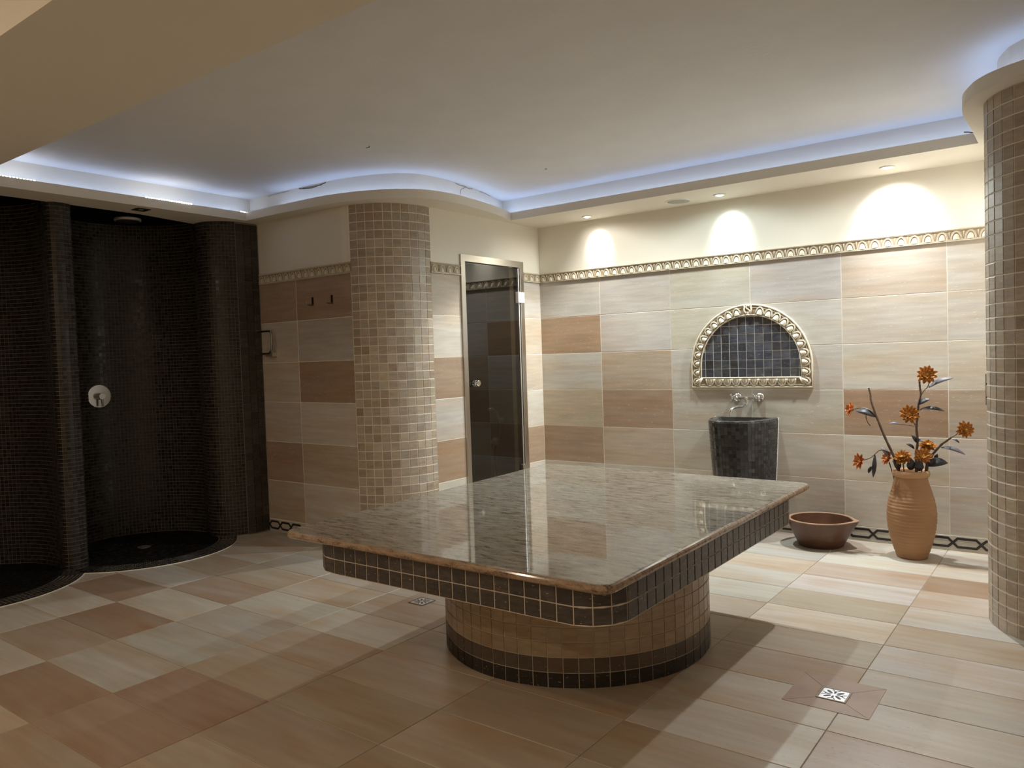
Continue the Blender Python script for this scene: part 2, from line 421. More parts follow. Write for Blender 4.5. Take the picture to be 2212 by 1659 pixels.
# ---- skirting tiles with the black interlaced line
def strip_mesh(nhex, per, name='inlay_line'):
    """two interlaced zigzag lines standing 1 mm proud; local x along, y up, z out"""
    b = MB_(); w = 0.0072; zl, zh = 0.026, 0.078; d = 0.026
    for ph in (0, 1):
        pts = []; up = ph == 0
        for i in range(nhex+1):
            x = i*per
            lo, hi = (zl, zh) if up else (zh, zl)
            if i > 0: pts.append((x-d, lo))
            if i < nhex: pts.append((x+d, hi))
            up = not up
        lo, hi = (zl, zh) if ph == 0 else (zh, zl)
        m = (zl+zh)/2
        pts = [(0.0, m)]+pts+[(nhex*per, m)]
        P = [Vector(p) for p in pts]
        A, B_ = offset_path(P, w), offset_path(P, -w); zt = 0.0012+0.0003*ph
        vs = [(p.x, p.y, 0.0) for p in A]+[(p.x, p.y, 0.0) for p in B_]+[(p.x, p.y, zt) for p in A]+[(p.x, p.y, zt) for p in B_]
        n = len(P); fs = []
        for i in range(n-1):
            fs += [(2*n+i, 3*n+i, 3*n+i+1, 2*n+i+1), (i, 2*n+i, 2*n+i+1, i+1), (n+i, n+i+1, 3*n+i+1, 3*n+i)]
        b.add(vs, fs)
    return b.mesh(name, [M_inlay], fix=True)
def skirting(name, org, ex, length, n, first=0.0):
    org = Vector(org); ex = Vector(ex)
    root = struct(empty(name, org)); L = length/n; per = L/2
    tm = tile_mesh(L-0.002, TB-0.006, 0.010, M_wtile, name='skirting_tile'); sm = strip_mesh(2, per)
    for i in range(n):
        t = place('skirting_tile', tm, root, ex*(L*(i+.5))+Vector((0,0,TB/2-0.002)), ex, (0,0,1), jit(GB))
        obj('inlay_line', sm, t, Matrix.Translation((-L/2, -TB/2+0.002, 0)))
skirting('baseboard_back', (0.0, -0.001, 0), (1,0,0), 3.344, 11)
skirting('baseboard_recess', (-1.372, Y1-0.001, 0), (1,0,0), 1.05, 4)
skirting('baseboard_left', (0.001, -1.352, 0), (0,1,0), 0.31, 1)

# ---- egg-and-dart moulding
def egg(b, o, ex, ey, ez, rx, rz, ry, mi=0, n=10, m=5):
    """half egg, flat edge at o, dome towards ey, bulging along ez"""
    vs = []; fs = []
    for i in range(m+1):
        th = (PI/2)*i/m                                  # 0 = rim, PI/2 = crest
        for k in range(n+1):
            a = PI*k/n
            vs.append(o+ex*(rx*math.cos(th)*math.cos(a))+ey*(rz*math.cos(th)*math.sin(a)*(1.0))+ez*(ry*math.sin(th)) +ey*(0.0))
    for i in range(m):
        for k in range(n):
            fs.append((i*(n+1)+k, i*(n+1)+k+1, (i+1)*(n+1)+k+1, (i+1)*(n+1)+k))
    b.add(vs, fs, mi)
def egg_unit(b, o, ex, ey, ez, s=1.0):
    egg(b, o+ez*0.002, ex, ey, ez, 0.0215*s, 0.0395*s, 0.0145*s)
    for rr, rz_, tr in ((0.0275, 0.0500, 0.0030), (0.0335, 0.0555, 0.0022)):
        b.tube([o+ez*0.006+ex*(rr*s*math.cos(a))+ey*(rz_*s*math.sin(a)) for a in [PI*k/12 for k in range(13)]], tr*s, 5, 0)
def moulding_mesh(n, pitch):
    b = MB_(); L = n*pitch; X, Y, Z = Vector((1,0,0)), Vector((0,1,0)), Vector((0,0,1))
    b.box((0, 0.0, -0.006), (L, MH, 0.004), 1)
    b.box((0, 0.0, -0.006), (L, 0.0055, 0.012), 0); b.box((0, 0.0075, -0.006), (L, 0.0105, 0.009), 0)
    b.tube([(0, 0.0715, 0.006), (L, 0.0715, 0.006)], 0.0048, 8, 0)
    b.box((0, 0.0635, -0.006), (L, 0.0655, 0.008), 0)
    for i in range(n):
        c = Vector((pitch*(i+.5), 0.0085, 0)); egg_unit(b, c, X, Y, Z, 0.93)
        q = Vector((pitch*i+0.002, 0, 0))
        b.add([q+Vector((0.0, .014, .004)), q+Vector((-.0045, .060, .004)), q+Vector((.0045, .060, .004)), q+Vector((0, .056, .011)), q+Vector((0, .016, .007))], [(0,1,3,4),(0,4,3,2)], 0)
    for k in range(int(L/0.0075)):                       # rope twist
        x = k*0.0075+0.003
        b.tube([(x-.002, .0675, .0105), (x+.002, .0755, .0105)], 0.0013, 4, 0, cap=False)
    me = b.mesh('moulding_tile', [M_mould, M_mdark], True, fix=False)
    me.set_sharp_from_angle(angle=math.radians(40)); return me
def moulding(name, org, ex, length, neggs, per):
    root = struct(empty(name, org)); ex = Vector(ex); p = length/neggs; L = p*per
    me = moulding_mesh(per, p)
    for i in range(neggs//per):
        obj('moulding_tile', me, root, basis(ex*(L*i), ex, (0,0,1)))
moulding('trim_1', (0.001, -0.001, MB), (1,0,0), 3.343, 44, 4)
moulding('trim_2', (0.001, -1.352, MB), (0,1,0), 0.32, 4, 4)
moulding('trim_3', (0.001, -0.25, MB), (0,1,0), 0.249, 3, 3)
moulding('trim_4', (-1.372, Y1-0.001, MB), (1,0,0), 1.045, 14, 7)

# ------------------------------------------------------------------ ceiling, dropped soffit with cove
lip = [Vector((-1.27,-3.75)), Vector((-1.28,-2.75)), Vector((-1.29,-1.945))]
lip += [Vector(p) for p in catmull([(-1.05,-1.945),(-.75,-1.935),(-.433,-1.917),(-.18,-1.853),(-.005,-1.768),(.105,-1.675),(.192,-1.532),(.222,-1.28),(.182,-.926),(.139,-.703),(.075,-.48)], 6)]
lip += [Vector(p) for p in catmull([(3.245,-.48),(3.25,-.8),(3.253,-1.2),(3.31,-1.40),(3.363,-1.49),(3.43,-1.553),(3.517,-1.603),(3.62,-1.635),(3.8,-1.65)], 6)]
lip += [Vector((4.6,-1.65)), Vector((4.6,-3.75))]
SET = 0.14
up = offset_path(lip, SET, True)
def soffit():
    bm = bmesh.new()
    outer = [(-1.55,-4.36),(-1.535,-3.4),(-1.56,-2.6),(-1.66,-2.15),(-1.78,-2.0),(-1.78,0.02),(5.0,0.02),(5.0,-4.36)]
    vo = [bm.verts.new((x, y, ZS)) for x, y in outer]; vi = [bm.verts.new((p.x, p.y, ZS)) for p in lip]
    ed = [bm.edges.new((vo[i], vo[(i+1) % len(vo)])) for i in range(len(vo))]
    ed += [bm.edges.new((vi[i], vi[(i+1) % len(vi)])) for i in range(len(vi))]
    bmesh.ops.triangle_fill(bm, use_beauty=True, use_dissolve=False, edges=ed, normal=(0,0,-1))
    n = len(lip)
    l2 = [bm.verts.new((p.x, p.y, ZL)) for p in lip]; u1 = [bm.verts.new((p.x, p.y, ZL)) for p in up]; u2 = [bm.verts.new((p.x, p.y, ZC+.01)) for p in up]
    for i in range(n):
        j = (i+1) % n
        bm.faces.new((vi[i], vi[j], l2[j], l2[i])); bm.faces.new((l2[i], l2[j], u1[j], u1[i])); bm.faces.new((u1[i], u1[j], u2[j], u2[i]))
    # outer rim: beam face towards the entrance side, edge over the showers
    o2 = [bm.verts.new((x, y, 2.86 if y < -4 else 2.50)) for x, y in outer]
    for i in range(len(outer)):
        j = (i+1) % len(outer); bm.faces.new((vo[i], vo[j], o2[j], o2[i]))
    me = bpy.data.meshes.new('ceiling_soffit'); bm.to_mesh(me); bm.free(); me.materials.append(M_soffit)
    return struct(obj('ceiling_soffit', me))
sof = soffit()
ceil = struct(MB_().box((-1.5, -4.0, ZC), (5.0, 0.0, ZC+0.08)).obj('ceiling', M_ceil))
struct(MB_().box((-1.8, -8.1, 2.84), (5.1, -4.34, 2.92)).obj('ceiling_entrance', M_soffit))
# beam front closes between soffit and the entrance ceiling (mesh above); dark ceiling over the showers
struct(MB_().box((-2.75, -4.6, 2.62), (-1.50, -1.6, 2.70)).obj('ceiling_shower', M_black))
struct(MB_().box((-2.75, -4.6, 0), (-2.55, -1.6, 2.70)).obj('wall_shower_back', M_black))
# cracked plaster along the cove
def crack(pts, w=0.004, up_=True):
    b = MB_()
    for (p, q) in zip(pts, pts[1:]):
        p, q = Vector(p), Vector(q)
        b.tube([p, q], w/2, 4, 0)
    o = b.obj('plaster_crack', plain_crack, sof); return o
plain_crack = plain('crack_dark', (0.10, 0.075, 0.055), 0.9)  # dark brown of the plaster cracks
def up_pt(x, z, dy=0.0):
    best = None
    for a, b in zip(up, up[1:]):
        if a.x != b.x and min(a.x, b.x) <= x <= max(a.x, b.x) and -2.3 < a.y < -0.9:
            t = (x-a.x)/(b.x-a.x); y = a.y+(b.y-a.y)*t
            if best is None or y < best: best = y
    return (x, (best if best is not None else -1.8)-0.002+dy, z)
crack([up_pt(-.84, 2.548), up_pt(-.78, 2.540), up_pt(-.70, 2.533), up_pt(-.62, 2.541), up_pt(-.56, 2.549)], 0.006)
crack([up_pt(-.80, 2.547), up_pt(-.70, 2.543), up_pt(-.60, 2.538)], 0.003)
crack([up_pt(-1.2, 2.545), up_pt(-1.1, 2.548), up_pt(-.95, 2.549)], 0.002)
def up_y(yy, z):
    for a, b in zip(up, up[1:]):
        if a.y < yy <= b.y and a.x > -0.4 and a.x < 0.6:
            t = (yy-a.y)/(b.y-a.y); return (a.x+(b.x-a.x)*t+0.002, yy, z)
    return (0.0, yy, z)
crack([up_y(-1.13, 2.549), up_y(-1.07, 2.542), up_y(-1.01, 2.548), up_y(-.95, 2.540), up_y(-.90, 2.548)], 0.003)
crack([up_y(-.99, 2.545), up_y(-1.06, 2.515), up_y(-1.07, 2.475)], 0.002)
crack([up_y(-.80, 2.548), up_y(-.72, 2.550), up_y(-.60, 2.549)], 0.002)
crack([(0.29,-2.19,ZC),(0.31,-2.18,ZC),(0.33,-2.20,ZC)], 0.005)
crack([(0.763,-.999,ZC),(0.778,-.997,ZC)], 0.007)

# ------------------------------------------------------------------ LED cove strips
def led(label, i0, i1, d=0.085):
    p = [Vector(q) for q in offset_path(lip, d, True)][i0:i1]
    a, c = offset_path(p, 0.005), offset_path(p, -0.005); n = len(p)
    b = MB_()
    b.add([(q.x, q.y, ZL+.001) for q in a]+[(q.x, q.y, ZL+.001) for q in c]+[(q.x, q.y, ZL+.006) for q in a]+[(q.x, q.y, ZL+.006) for q in c],
          [f for i in range(n-1) for f in ((2*n+i, 2*n+i+1, 3*n+i+1, 3*n+i), (i, n+i, n+i+1, i+1), (i, i+1, 2*n+i+1, 2*n+i), (n+i, 3*n+i, 3*n+i+1, n+i+1))])
    return tag(b.obj('led_strip', M_led), label, 'light strip', 'cove light strips')
iA = 2; iB = 3+60; iC = iB+1+48
s_left = led('cool white cove light strip above the dark showers', 0, 3)
led('cool white cove light strip curving over the tiled column by the hooks', 3, iB+1)
led('cool white cove light strip above the downlights of the basin wall', iB, iB+2)
led('cool white cove light strip bending around the column by the vase', iB+2, iB+50)
cm = MB_().box((-.003, -.004, 0), (.003, .004, .006)).mesh('led_chip', [M_chip])
for y0, y1, n in ((-3.60, -3.38, 13), (-2.70, -2.38, 19), (-1.975, -1.945, 3)):
    for k in range(n):
        y = y0+(y1-y0)*k/(n-1)
        c = obj('led_chip', cm, s_left, Matrix.Translation((-1.285 if n > 3 else -1.297, y, ZL+0.0005)))

# ------------------------------------------------------------------ tiled columns
def column(name, label, c, a0, a1, ncol, rows, grp, pick):
    root = empty(name, (c[0], c[1], 0)); tag(root, label, 'column')
    R = c[2]; pitch_a = (a1-a0)/ncol; rh = ZS/rows
    b = MB_(); b.lathe([(R-0.003, 0.0), (R-0.003, ZS)], 96)
    b.obj('column_core', M_cgrout, root, True)
    w = 2*R*math.sin(pitch_a/2)-0.0060
    me = tile_mesh(w, rh-0.0060, 0.006, M_ctile, 0.001, 'column_tile'); rest = MB_()
    for i in range(ncol):
        a = a0+pitch_a*(i+.5); n = Vector((math.cos(a), math.sin(a), 0)); t = Vector((-math.sin(a), math.cos(a), 0))
        for r in range(rows):
            o = n*(R*math.cos(pitch_a/2)+0.0006)+Vector((0,0,rh*(r+.5)))+n*random.uniform(-.0006, .0006)
            col = jit(random.choice([(.42,.36,.285),(.39,.33,.26),(.44,.38,.305),(.35,.29,.225)]), .10)
            if pick(i, r): place('column_tile', me, root, o, t, (0,0,1), col)
            else:
                mw = basis(o, t, (0,0,1)); rest.add([mw @ v.co for v in me.vertices], [tuple(p.vertices) for p in me.polygons])
    if rest.v:
        q = stuff(rest.obj('column_tile_field', M_ctile, root, fix=False)); q.color = (.37,.31,.245,1)
    return root
column('tiled_column', 'round column of small brown tiles between the robe hooks and the glass door', CL, math.radians(-82), math.radians(8.3), 10, 39, None, lambda i, r: 6 <= r <= 35)
column('tiled_column', 'round column of small brown tiles beside the terracotta vase', CR, math.radians(183), math.radians(297), 12, 39, None, lambda i, r: i < 7)

# ------------------------------------------------------------------ dark showers
def arc(c, r, d0, d1, n):
    return [(c[0]+r*math.cos(math.radians(d0+(d1-d0)*i/n)), c[1]+r*math.sin(math.radians(d0+(d1-d0)*i/n))) for i in range(n+1)]
SH1, SH2, SR = (-1.72,-2.62), (-1.72,-3.72), 0.52
nose = catmull([(-1.372,-1.797),(-1.366,-1.90),(-1.376,-1.985),(-1.42,-2.075),(-1.495,-2.137),(-1.58,-2.158),(-1.66,-2.14),(-1.74,-2.105)], 8)
plan = [tuple(p) for p in nose]+arc(SH1, SR, 98, 268, 60)+[(-1.64,-3.118),(-1.572,-3.078),(-1.54,-3.070),(-1.515,-3.088),(-1.50,-3.14),(-1.503,-3.19),(-1.525,-3.215),(-1.56,-3.222)]+arc(SH2, SR, 72, 285, 60)+[(-1.545,-4.215),(-1.50,-4.25),(-1.46,-4.36)]
shp = Path(plan)
def shower_walls():
    P = shp.P; back = offset_path(P, -0.012); fr = offset_path(P, -0.0028)
    # core ribbon: front face slightly behind the mosaic
    b = MB_(); n = len(P)
    side = 1
    A = fr; B_ = back
    def top(p): return ZS-0.0005 if p.x > -1.62 else 2.385
    dk = [p for p in A if p.x <= -1.62]
    vs = [(p.x, p.y, 0.0) for p in A]+[(p.x, p.y, top(p)) for p in A]
    b.add(vs, [(i, i+1, n+i+1, n+i) for i in range(n-1)])
    for i in range(n-1):
        if A[i].x <= -1.62 and A[i+1].x <= -1.62:
            b.add([(A[i].x, A[i].y, 2.385), (A[i+1].x, A[i+1].y, 2.385), (A[i+1].x, A[i+1].y, 2.62), (A[i].x, A[i].y, 2.62)], [(0,1,2,3)], 1)
    o = b.obj('wall_shower', [M_dgrout, M_black], fix=False); struct(o)
    return o
wsh = shower_walls()
def path_frame(path, s):
    p = path.at(s); q0, q1 = path.at(s-0.004), path.at(s+0.004)
    t = (q1-q0).normalized(); return p, t
# direction: path runs from hook wall into the showers; the room lies to its left (towards +x)
def room_normal(t): return Vector((t.y*-1, t.x, 0)) if True else None
def big_dark_tiles():
    w = 0.0615; me = tile_mesh(w-.0035, w-.0035, 0.005, M_dtile, .001, 'slate_tile')
    for i in range(3):
        s = w*(i+.5)+0.003; p, t = path_frame(shp, s)
        nrm = Vector((-t.y, t.x, 0)); ex = Vector((t.x, t.y, 0))
        for r in range(38):
            z = 0.01+w*(r+.5)
            if z > ZS-.02: break
            place('slate_tile', me, wsh, (p.x, p.y, z), -ex if nrm.dot(Vector((1,0,0))) < 0 else ex, (0,0,1), jit((.042,.036,.031), .3))
def tile_frustums(pts, b, h, inset, jt=0.0002):
    """pts: 4 outer corner vectors (ccw seen from outside) plus normal; adds one small raised tile"""
    (q0, q1, q2, q3), nrm = pts
    c = (q0+q1+q2+q3)/4
    ja, jb_ = random.uniform(-jt, jt), random.uniform(-jt, jt)
    top = [c+(q-c)*(1-inset)+nrm*(h+e) for q, e in ((q0, ja+jb_), (q1, jb_-ja), (q2, -ja-jb_), (q3, ja-jb_))]; bot = [c+(q-c)*(1-inset*0.4)-nrm*0.001 for q in (q0, q1, q2, q3)]
    b.add(bot+top, [(4,5,6,7),(0,1,5,4),(1,2,6,5),(2,3,7,6),(3,0,4,7)])
def shower_mosaic():
    b = MB_(); p_ = 0.0255; s = 3*0.0615+0.004; side = None
    while s+p_ < shp.len:
        a, c = shp.at(s+.0006), shp.at(s+p_-.0006); t = (c-a).normalized(); nrm = Vector((-t.y, t.x, 0))
        top = ZS if a.x > -1.62 else 2.40
        for r in range(int((top-.012)/p_)):
            z0 = .012+r*p_+.0006; z1 = z0+p_-.0012
            tile_frustums(((Vector((a.x,a.y,z0)), Vector((c.x,c.y,z0)), Vector((c.x,c.y,z1)), Vector((a.x,a.y,z1))), nrm*NS), b, 0.0012, 0.11)
        s += p_
    return stuff(b.obj('mosaic_field', M_mosaic, wsh, fix=False))
# which side of the path is the room? (left of travel = (-ty, tx)); first leg runs towards -y, so left is +x
NS = 1.0
big_dark_tiles(); shower_mosaic()
def shower_floor(c, label, ylo, yhi):
    root = struct(empty('floor_shower', (c[0], c[1], 0)))
    n = 72; ring = [Vector((0.64*math.cos(2*PI*k/n), 0.64*math.sin(2*PI*k/n))) for k in range(n)]
    def clip(P, y, keep_above):
        out = []
        for i in range(len(P)):
            a, d = P[i-1], P[i]
            ia = (a.y >= y) == keep_above; id_ = (d.y >= y) == keep_above
            if ia != id_: out.append(a.lerp(d, (y-a.y)/(d.y-a.y)))
            if id_: out.append(d)
        return out
    P = clip(clip(ring, ylo-c[1], True), yhi-c[1], False)
    MB_().prism([(p.x, p.y) for p in P], -0.02, 0.010).obj('shower_tray', M_tray, root)
    Q = [p*(0.6455/0.64) for p in P]
    MB_().prism([(p.x, p.y) for p in Q], -0.02, 0.004).obj('tray_edge', M_cgrout, root)
    b = MB_(); up_ = Vector((0,0,1)); rows = [0.515, 0.54, 0.565, 0.59, 0.615, 0.639]
    for r0, r1 in zip(rows, rows[1:]):
        m = int(2*PI*(r0+r1)/2/0.0255)
        for k in range(m):
            a0, a1 = 2*PI*(k+.03)/m, 2*PI*(k+.97)/m
            q = [Vector((r*math.cos(a), r*math.sin(a), .010)) for r, a in ((r0+.0006,a0),(r1-.0006,a0),(r1-.0006,a1),(r0+.0006,a1))]
            if all(ylo < v.y+c[1] < yhi for v in q): tile_frustums((q, up_), b, 0.0012, 0.11)
    stuff(b.obj('curb_mosaic', M_mosaic, root, fix=False))
    cr = MB_(); q = [(r*math.cos(2*PI*k/n), r*math.sin(2*PI*k/n)) for r in (.512, .6395) for k in range(n)]
    for k in range(n):
        j = (k+1) % n; idx = (k, j, n+j, n+k)
        if all(ylo < q[i][1]+c[1] < yhi for i in idx):
            cr.add([(q[i][0], q[i][1], .0104) for i in idx], [(0,3,2,1)])
    cr.obj('curb_bed', M_dgrout, root, fix=True)
    b = MB_()
    for i in range(-20, 20):
        for j in range(-20, 20):
            x, y, p = i*.0255, j*.0255, .0249
            if math.hypot(x+p/2, y+p/2) > .5 or not (ylo < y+c[1] < yhi-p): continue
            tile_frustums(([Vector((x,y,.0102)),Vector((x+p,y,.0102)),Vector((x+p,y+p,.0102)),Vector((x,y+p,.0102))], up_), b, 0.0012, 0.11)
    stuff(b.obj('tray_mosaic', M_traym, root, fix=False))
shower_floor(SH1, '', -3.17, -1.80); shower_floor(SH2, '', -4.27, -3.17)
# ---- shower fittings
def shower_head():
    r = empty('rain_shower_head', (-1.74, -2.60, 2.62)); tag(r, 'round chrome rain shower head hanging in the dark shower with the valve', 'shower head')
    MB_().tube([(0,0,0),(0,0,-.235)], .009, 12).obj('supply_pipe', M_chrome, r, auto=40)
    MB_().lathe([(0,-.235),(.018,-.236),(.020,-.262),(0,-.264)], 20).obj('swivel_joint', M_chrome, r, auto=40)
    MB_().lathe([(0,-.262),(.083,-.264),(.088,-.268),(.088,-.280),(.084,-.284),(0,-.284)], 40).obj('spray_disc', M_head, r, auto=40)
    MB_().lathe([(0,-.2845),(.078,-.2845),(.078,-.286),(0,-.286)], 40).obj('nozzle_plate', M_blackp, r)
shower_head()
def shower_valve():
    r = empty('shower_valve', (-2.238, -2.63, 1.09)); tag(r, 'round steel shower mixer plate with lever on the dark mosaic wall', 'shower valve')
    MB_().lathe([(0,0),(.088,0),(.088,.004),(.085,.007),(0,.0075)], 48, axis='x').obj('wall_plate', M_valve, r, auto=30)
    MB_().lathe([(0,.006),(.026,.006),(.026,.055),(.024,.058),(0,.058)], 28, axis='x').obj('valve_body', M_valve, r, auto=30)
    MB_().tube([(.048,0,-.018),(.052,0,-.075)], .0075, 12).obj('lever', M_valve, r, auto=30)
shower_valve()
dr = MB_(); dr.lathe([(0,.0105),(.045,.0105),(.045,.0135),(0,.0135)], 24)
d_ = dr.obj('shower_drain', M_satin); d_.location = (-1.70,-2.62,0); tag(d_, 'round metal drain cover in the dark shower floor', 'drain')
# pull handle on the edge of the dark wall
def pull_handle():
    r = empty('grab_handle', (-1.372, -1.835, 1.36)); tag(r, 'small angular chrome grab handle beside the dark tiled wall edge', 'handle')
    b = MB_(); pth = [(.0,-.0,.178),(.155,0,.178),(.172,0,.172),(.178,0,.158),(.178,0,.045),(.170,0,.03),(.14,0,.010),(.03,0,.008)]
    b.tube(pth, .0075, 10); b.obj('handle_bar', M_hook, r, auto=40)
    MB_().box((.10,.0,-.014),(.178,.042,.016)).obj('mount_block', M_satin, r)
    MB_().box((.0,-.016,.160),(.006,.016,.190)).obj('mount_plate', M_satin, r)
pull_handle()
# recessed square fitting in the soffit above the showers
def square_fitting():
    r = empty('square_ceiling_spot', (-1.39, -2.685, ZS)); tag(r, 'small square unlit recessed fitting in the soffit above the showers', 'ceiling light')
    b = MB_()
    for lo, hi in (((-.045,-.045),(.045,-.034)),((-.045,.034),(.045,.045)),((-.045,-.034),(-.034,.034)),((.034,-.034),(.045,.034))):
        b.box((lo[0],lo[1],-.005),(hi[0],hi[1],.0))
    b.obj('fitting_frame', M_blackp, r)
    MB_().box((-.035,-.035,-.002),(.035,.035,-.001)).obj('fitting_glass', M_blackp, r)
    MB_().lathe([(0,-.0035),(.016,-.0035),(.016,-.002)], 16).obj('dead_bulb', M_gray, r)
square_fitting()

# ------------------------------------------------------------------ massage table
def rounded(corners, rad, n=8):
    out = []; m = len(corners)
    for i in range(m):
        p = Vector(corners[i]); a = (Vector(corners[i-1])-p).normalized(); c = (Vector(corners[(i+1) % m])-p).normalized()
        ang = a.angle(c); d = rad/math.tan(ang/2); cen = p+(a+c).normalized()*(rad/math.sin(ang/2))
        p0, p1 = p+a*d, p+c*d
        a0 = math.atan2(p0.y-cen.y, p0.x-cen.x); a1 = math.atan2(p1.y-cen.y, p1.x-cen.x)
        while a1-a0 > PI: a1 -= 2*PI
        while a1-a0 < -PI: a1 += 2*PI
        for k in range(n+1):
            t = a0+(a1-a0)*k/n; out.append(cen+Vector((math.cos(t), math.sin(t)))*rad)
    return out
def table():
    ox, oy = 1.82, -2.42
    r = empty('massage_table', (ox, oy, 0)); tag(r, 'low square granite slab table on a round tiled pedestal in mid room', 'massage table')
    loc = lambda P: [(x-ox, y-oy) for x, y in P]
    # ccw seen from above
    G = rounded(loc([(1.075,-3.468),(2.607,-3.468),(2.607,-1.425),(0.968,-1.372)]), 0.055)
    zt, th = 0.607, 0.030; prof = []
    for k in range(9):
        a = -PI/2+PI*k/8; prof.append((0.015*(1-math.cos(a)), zt-th/2+th/2*math.sin(a)))
    b = MB_(); n = len(G); rings = []
    for d, z in prof:
        q = offset_path(G, d, True); rings.append([(p.x, p.y, z) for p in q])
    vs = [v for ring in rings for v in ring]; fs = []; fm = []
    for i in range(len(rings)-1):
        for k in range(n):
            fs.append((i*n+k, i*n+(k+1) % n, (i+1)*n+(k+1) % n, (i+1)*n+k)); fm.append(1 if i < 7 else 0)
    fs.append(tuple((len(rings)-1)*n+k for k in range(n))); fm.append(0)
    fs.append(tuple(range(n-1, -1, -1))); fm.append(1)
    me = newmesh('granite_slab', vs, fs, [M_gran, M_grane], True, fm)
    me.polygons[-1].use_smooth = False; me.polygons[-2].use_smooth = False; me.set_sharp_from_angle(angle=math.radians(9))
    obj('granite_slab', me, r)
    # apron
    A = rounded(loc([(1.19,-3.433),(2.585,-3.433),(2.592,-1.62),(1.16,-1.60)]), 0.15, 12)
    core = offset_path(A, 0.0035, True)
    MB_().prism([(p.x, p.y) for p in core], 0.457, 0.5775).obj('apron_core', M_agrout, r)
    ap = Path([*A, A[0]]); cnt = round(ap.len/0.0617); w = ap.len/cnt
    me = tile_mesh(w-.0056, 0.0535, 0.006, M_dtile, .0012, 'apron_tile')
    for i in range(cnt):
        a, c = ap.at(w*i), ap.at(w*(i+1)); t = (c-a).normalized(); mid = (a+c)/2
        if (c-a).length < w*0.9: pass
        for z in (0.4875, 0.5455):
            place('apron_tile', me, r, (mid.x, mid.y, z), (t.x, t.y, 0), (0,0,1), jit((.060,.050,.046), .25))
    # pedestal
    R = 0.60; nb = 62; da = 2*PI/nb; rh = 0.0598
    MB_().lathe([(R-.003, 0), (R-.003, 0.4575)], 124).obj('pedestal_core', M_agrout, r, True)
    me = tile_mesh(2*R*math.sin(da/2)-.004, rh-.0035, 0.006, M_ctile, .001, 'pedestal_tile'); rest = MB_(); ci = 0
    mp = tile_mesh(2*R*math.sin(da/2)-.004, 0.457-7*rh-.004, 0.006, M_ctile, .001, 'pedestal_tile')
    md = tile_mesh(2*R*math.sin(da/2)-.004, rh-.0035, 0.006, M_dtile, .001, 'pedestal_tile')
    for i in range(nb):
        a = da*(i+.5)+0.02; nrm = Vector((math.cos(a), math.sin(a), 0)); t = Vector((-math.sin(a), math.cos(a), 0))
        face = nrm.dot(Vector((0.54,-0.84,0))) > -0.28
        for k in range(8):
            z = rh*(k+.5) if k < 7 else (7*rh+0.457)/2
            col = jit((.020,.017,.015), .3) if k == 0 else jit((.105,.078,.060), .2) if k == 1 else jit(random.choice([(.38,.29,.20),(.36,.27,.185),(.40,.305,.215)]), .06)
            mm = md if k == 0 else mp if k == 7 else me
            o = nrm*(R*math.cos(da/2)+.0008)+Vector((0,0,z))
            if face: place('pedestal_tile', mm, r, o, t, (0,0,1), col); ci += 1
            elif k >= 2:
                mw = basis(o, t, (0,0,1)); rest.add([mw @ v.co for v in mm.vertices], [tuple(p.vertices) for p in mm.polygons])
            else: place('pedestal_tile', mm, r, o, t, (0,0,1), col)
    q = stuff(rest.obj('pedestal_tile_field', M_ctile, r, fix=False)); q.color = (.40,.30,.20,1)
table()

# ------------------------------------------------------------------ floor drains
def drain(label, x, y, rz=0):
    r = empty('floor_drain', (x, y, 0), rz); tag(r, label, 'drain', 'floor drains')
    b = MB_()
    for lo, hi in (((-.052,-.052),(.052,-.046)),((-.052,.046),(.052,.052)),((-.052,-.046),(-.046,.046)),((.046,-.046),(.052,.046))):
        b.box((lo[0],lo[1],-.004),(hi[0],hi[1],.0035))
    b.obj('drain_frame', M_hook, r)
    MB_().box((-.045,-.045,-.004),(.045,.045,.0022)).obj('grate', M_grate, r)
    s = MB_()
    def slot(x0, y0, L, w, ang):
        P = [Vector((L/2*math.cos(t), w/2*math.sin(t))) for t in [2*PI*k/14 for k in range(14)]]
        ca, sa = math.cos(ang), math.sin(ang)
        s.prism([(x0+p.x*ca-p.y*sa, y0+p.x*sa+p.y*ca) for p in P], .0021, .0026)
    for k in range(8):
        a = k*PI/4; d = .021 if k % 2 == 0 else .027
        slot(d*math.cos(a), d*math.sin(a), .024 if k % 2 == 0 else .032, .008 if k % 2 == 0 else .012, a)
    for k in range(4):
        a = k*PI/2+PI/4
        slot(.036*math.cos(a+.55), .036*math.sin(a+.55), .02, .004, a+.2); slot(.036*math.cos(a-.55), .036*math.sin(a-.55), .02, .004, a-.2)
    s.obj('slot_pattern', M_blackp, r)
    return r
drain('square chrome floor drain set in a pink mitred stone surround', 2.965, -2.463)
drain('square chrome floor drain set in the plain tiles beside the table pedestal', 0.875, -2.460)
def surround():
    r = struct(empty('trim_5', (2.965, -2.455, 0)), 'pink stone surround of the floor drain')
    o = [(-.15,-.145),(.15,-.145),(.15,.145),(-.15,.145)]; i = [(-.054,-.062),(.054,-.062),(.054,.046),(-.054,.046)]
    for k in range(4):
        j = (k+1) % 4; P = [Vector(o[k]), Vector(o[j]), Vector(i[j]), Vector(i[k])]
        P = offset_path(P, 0.0009, True)
        MB_().prism([(p.x, p.y) for p in P], -.003, .0014).obj('stone_wedge', M_pinkf, r)
surround()

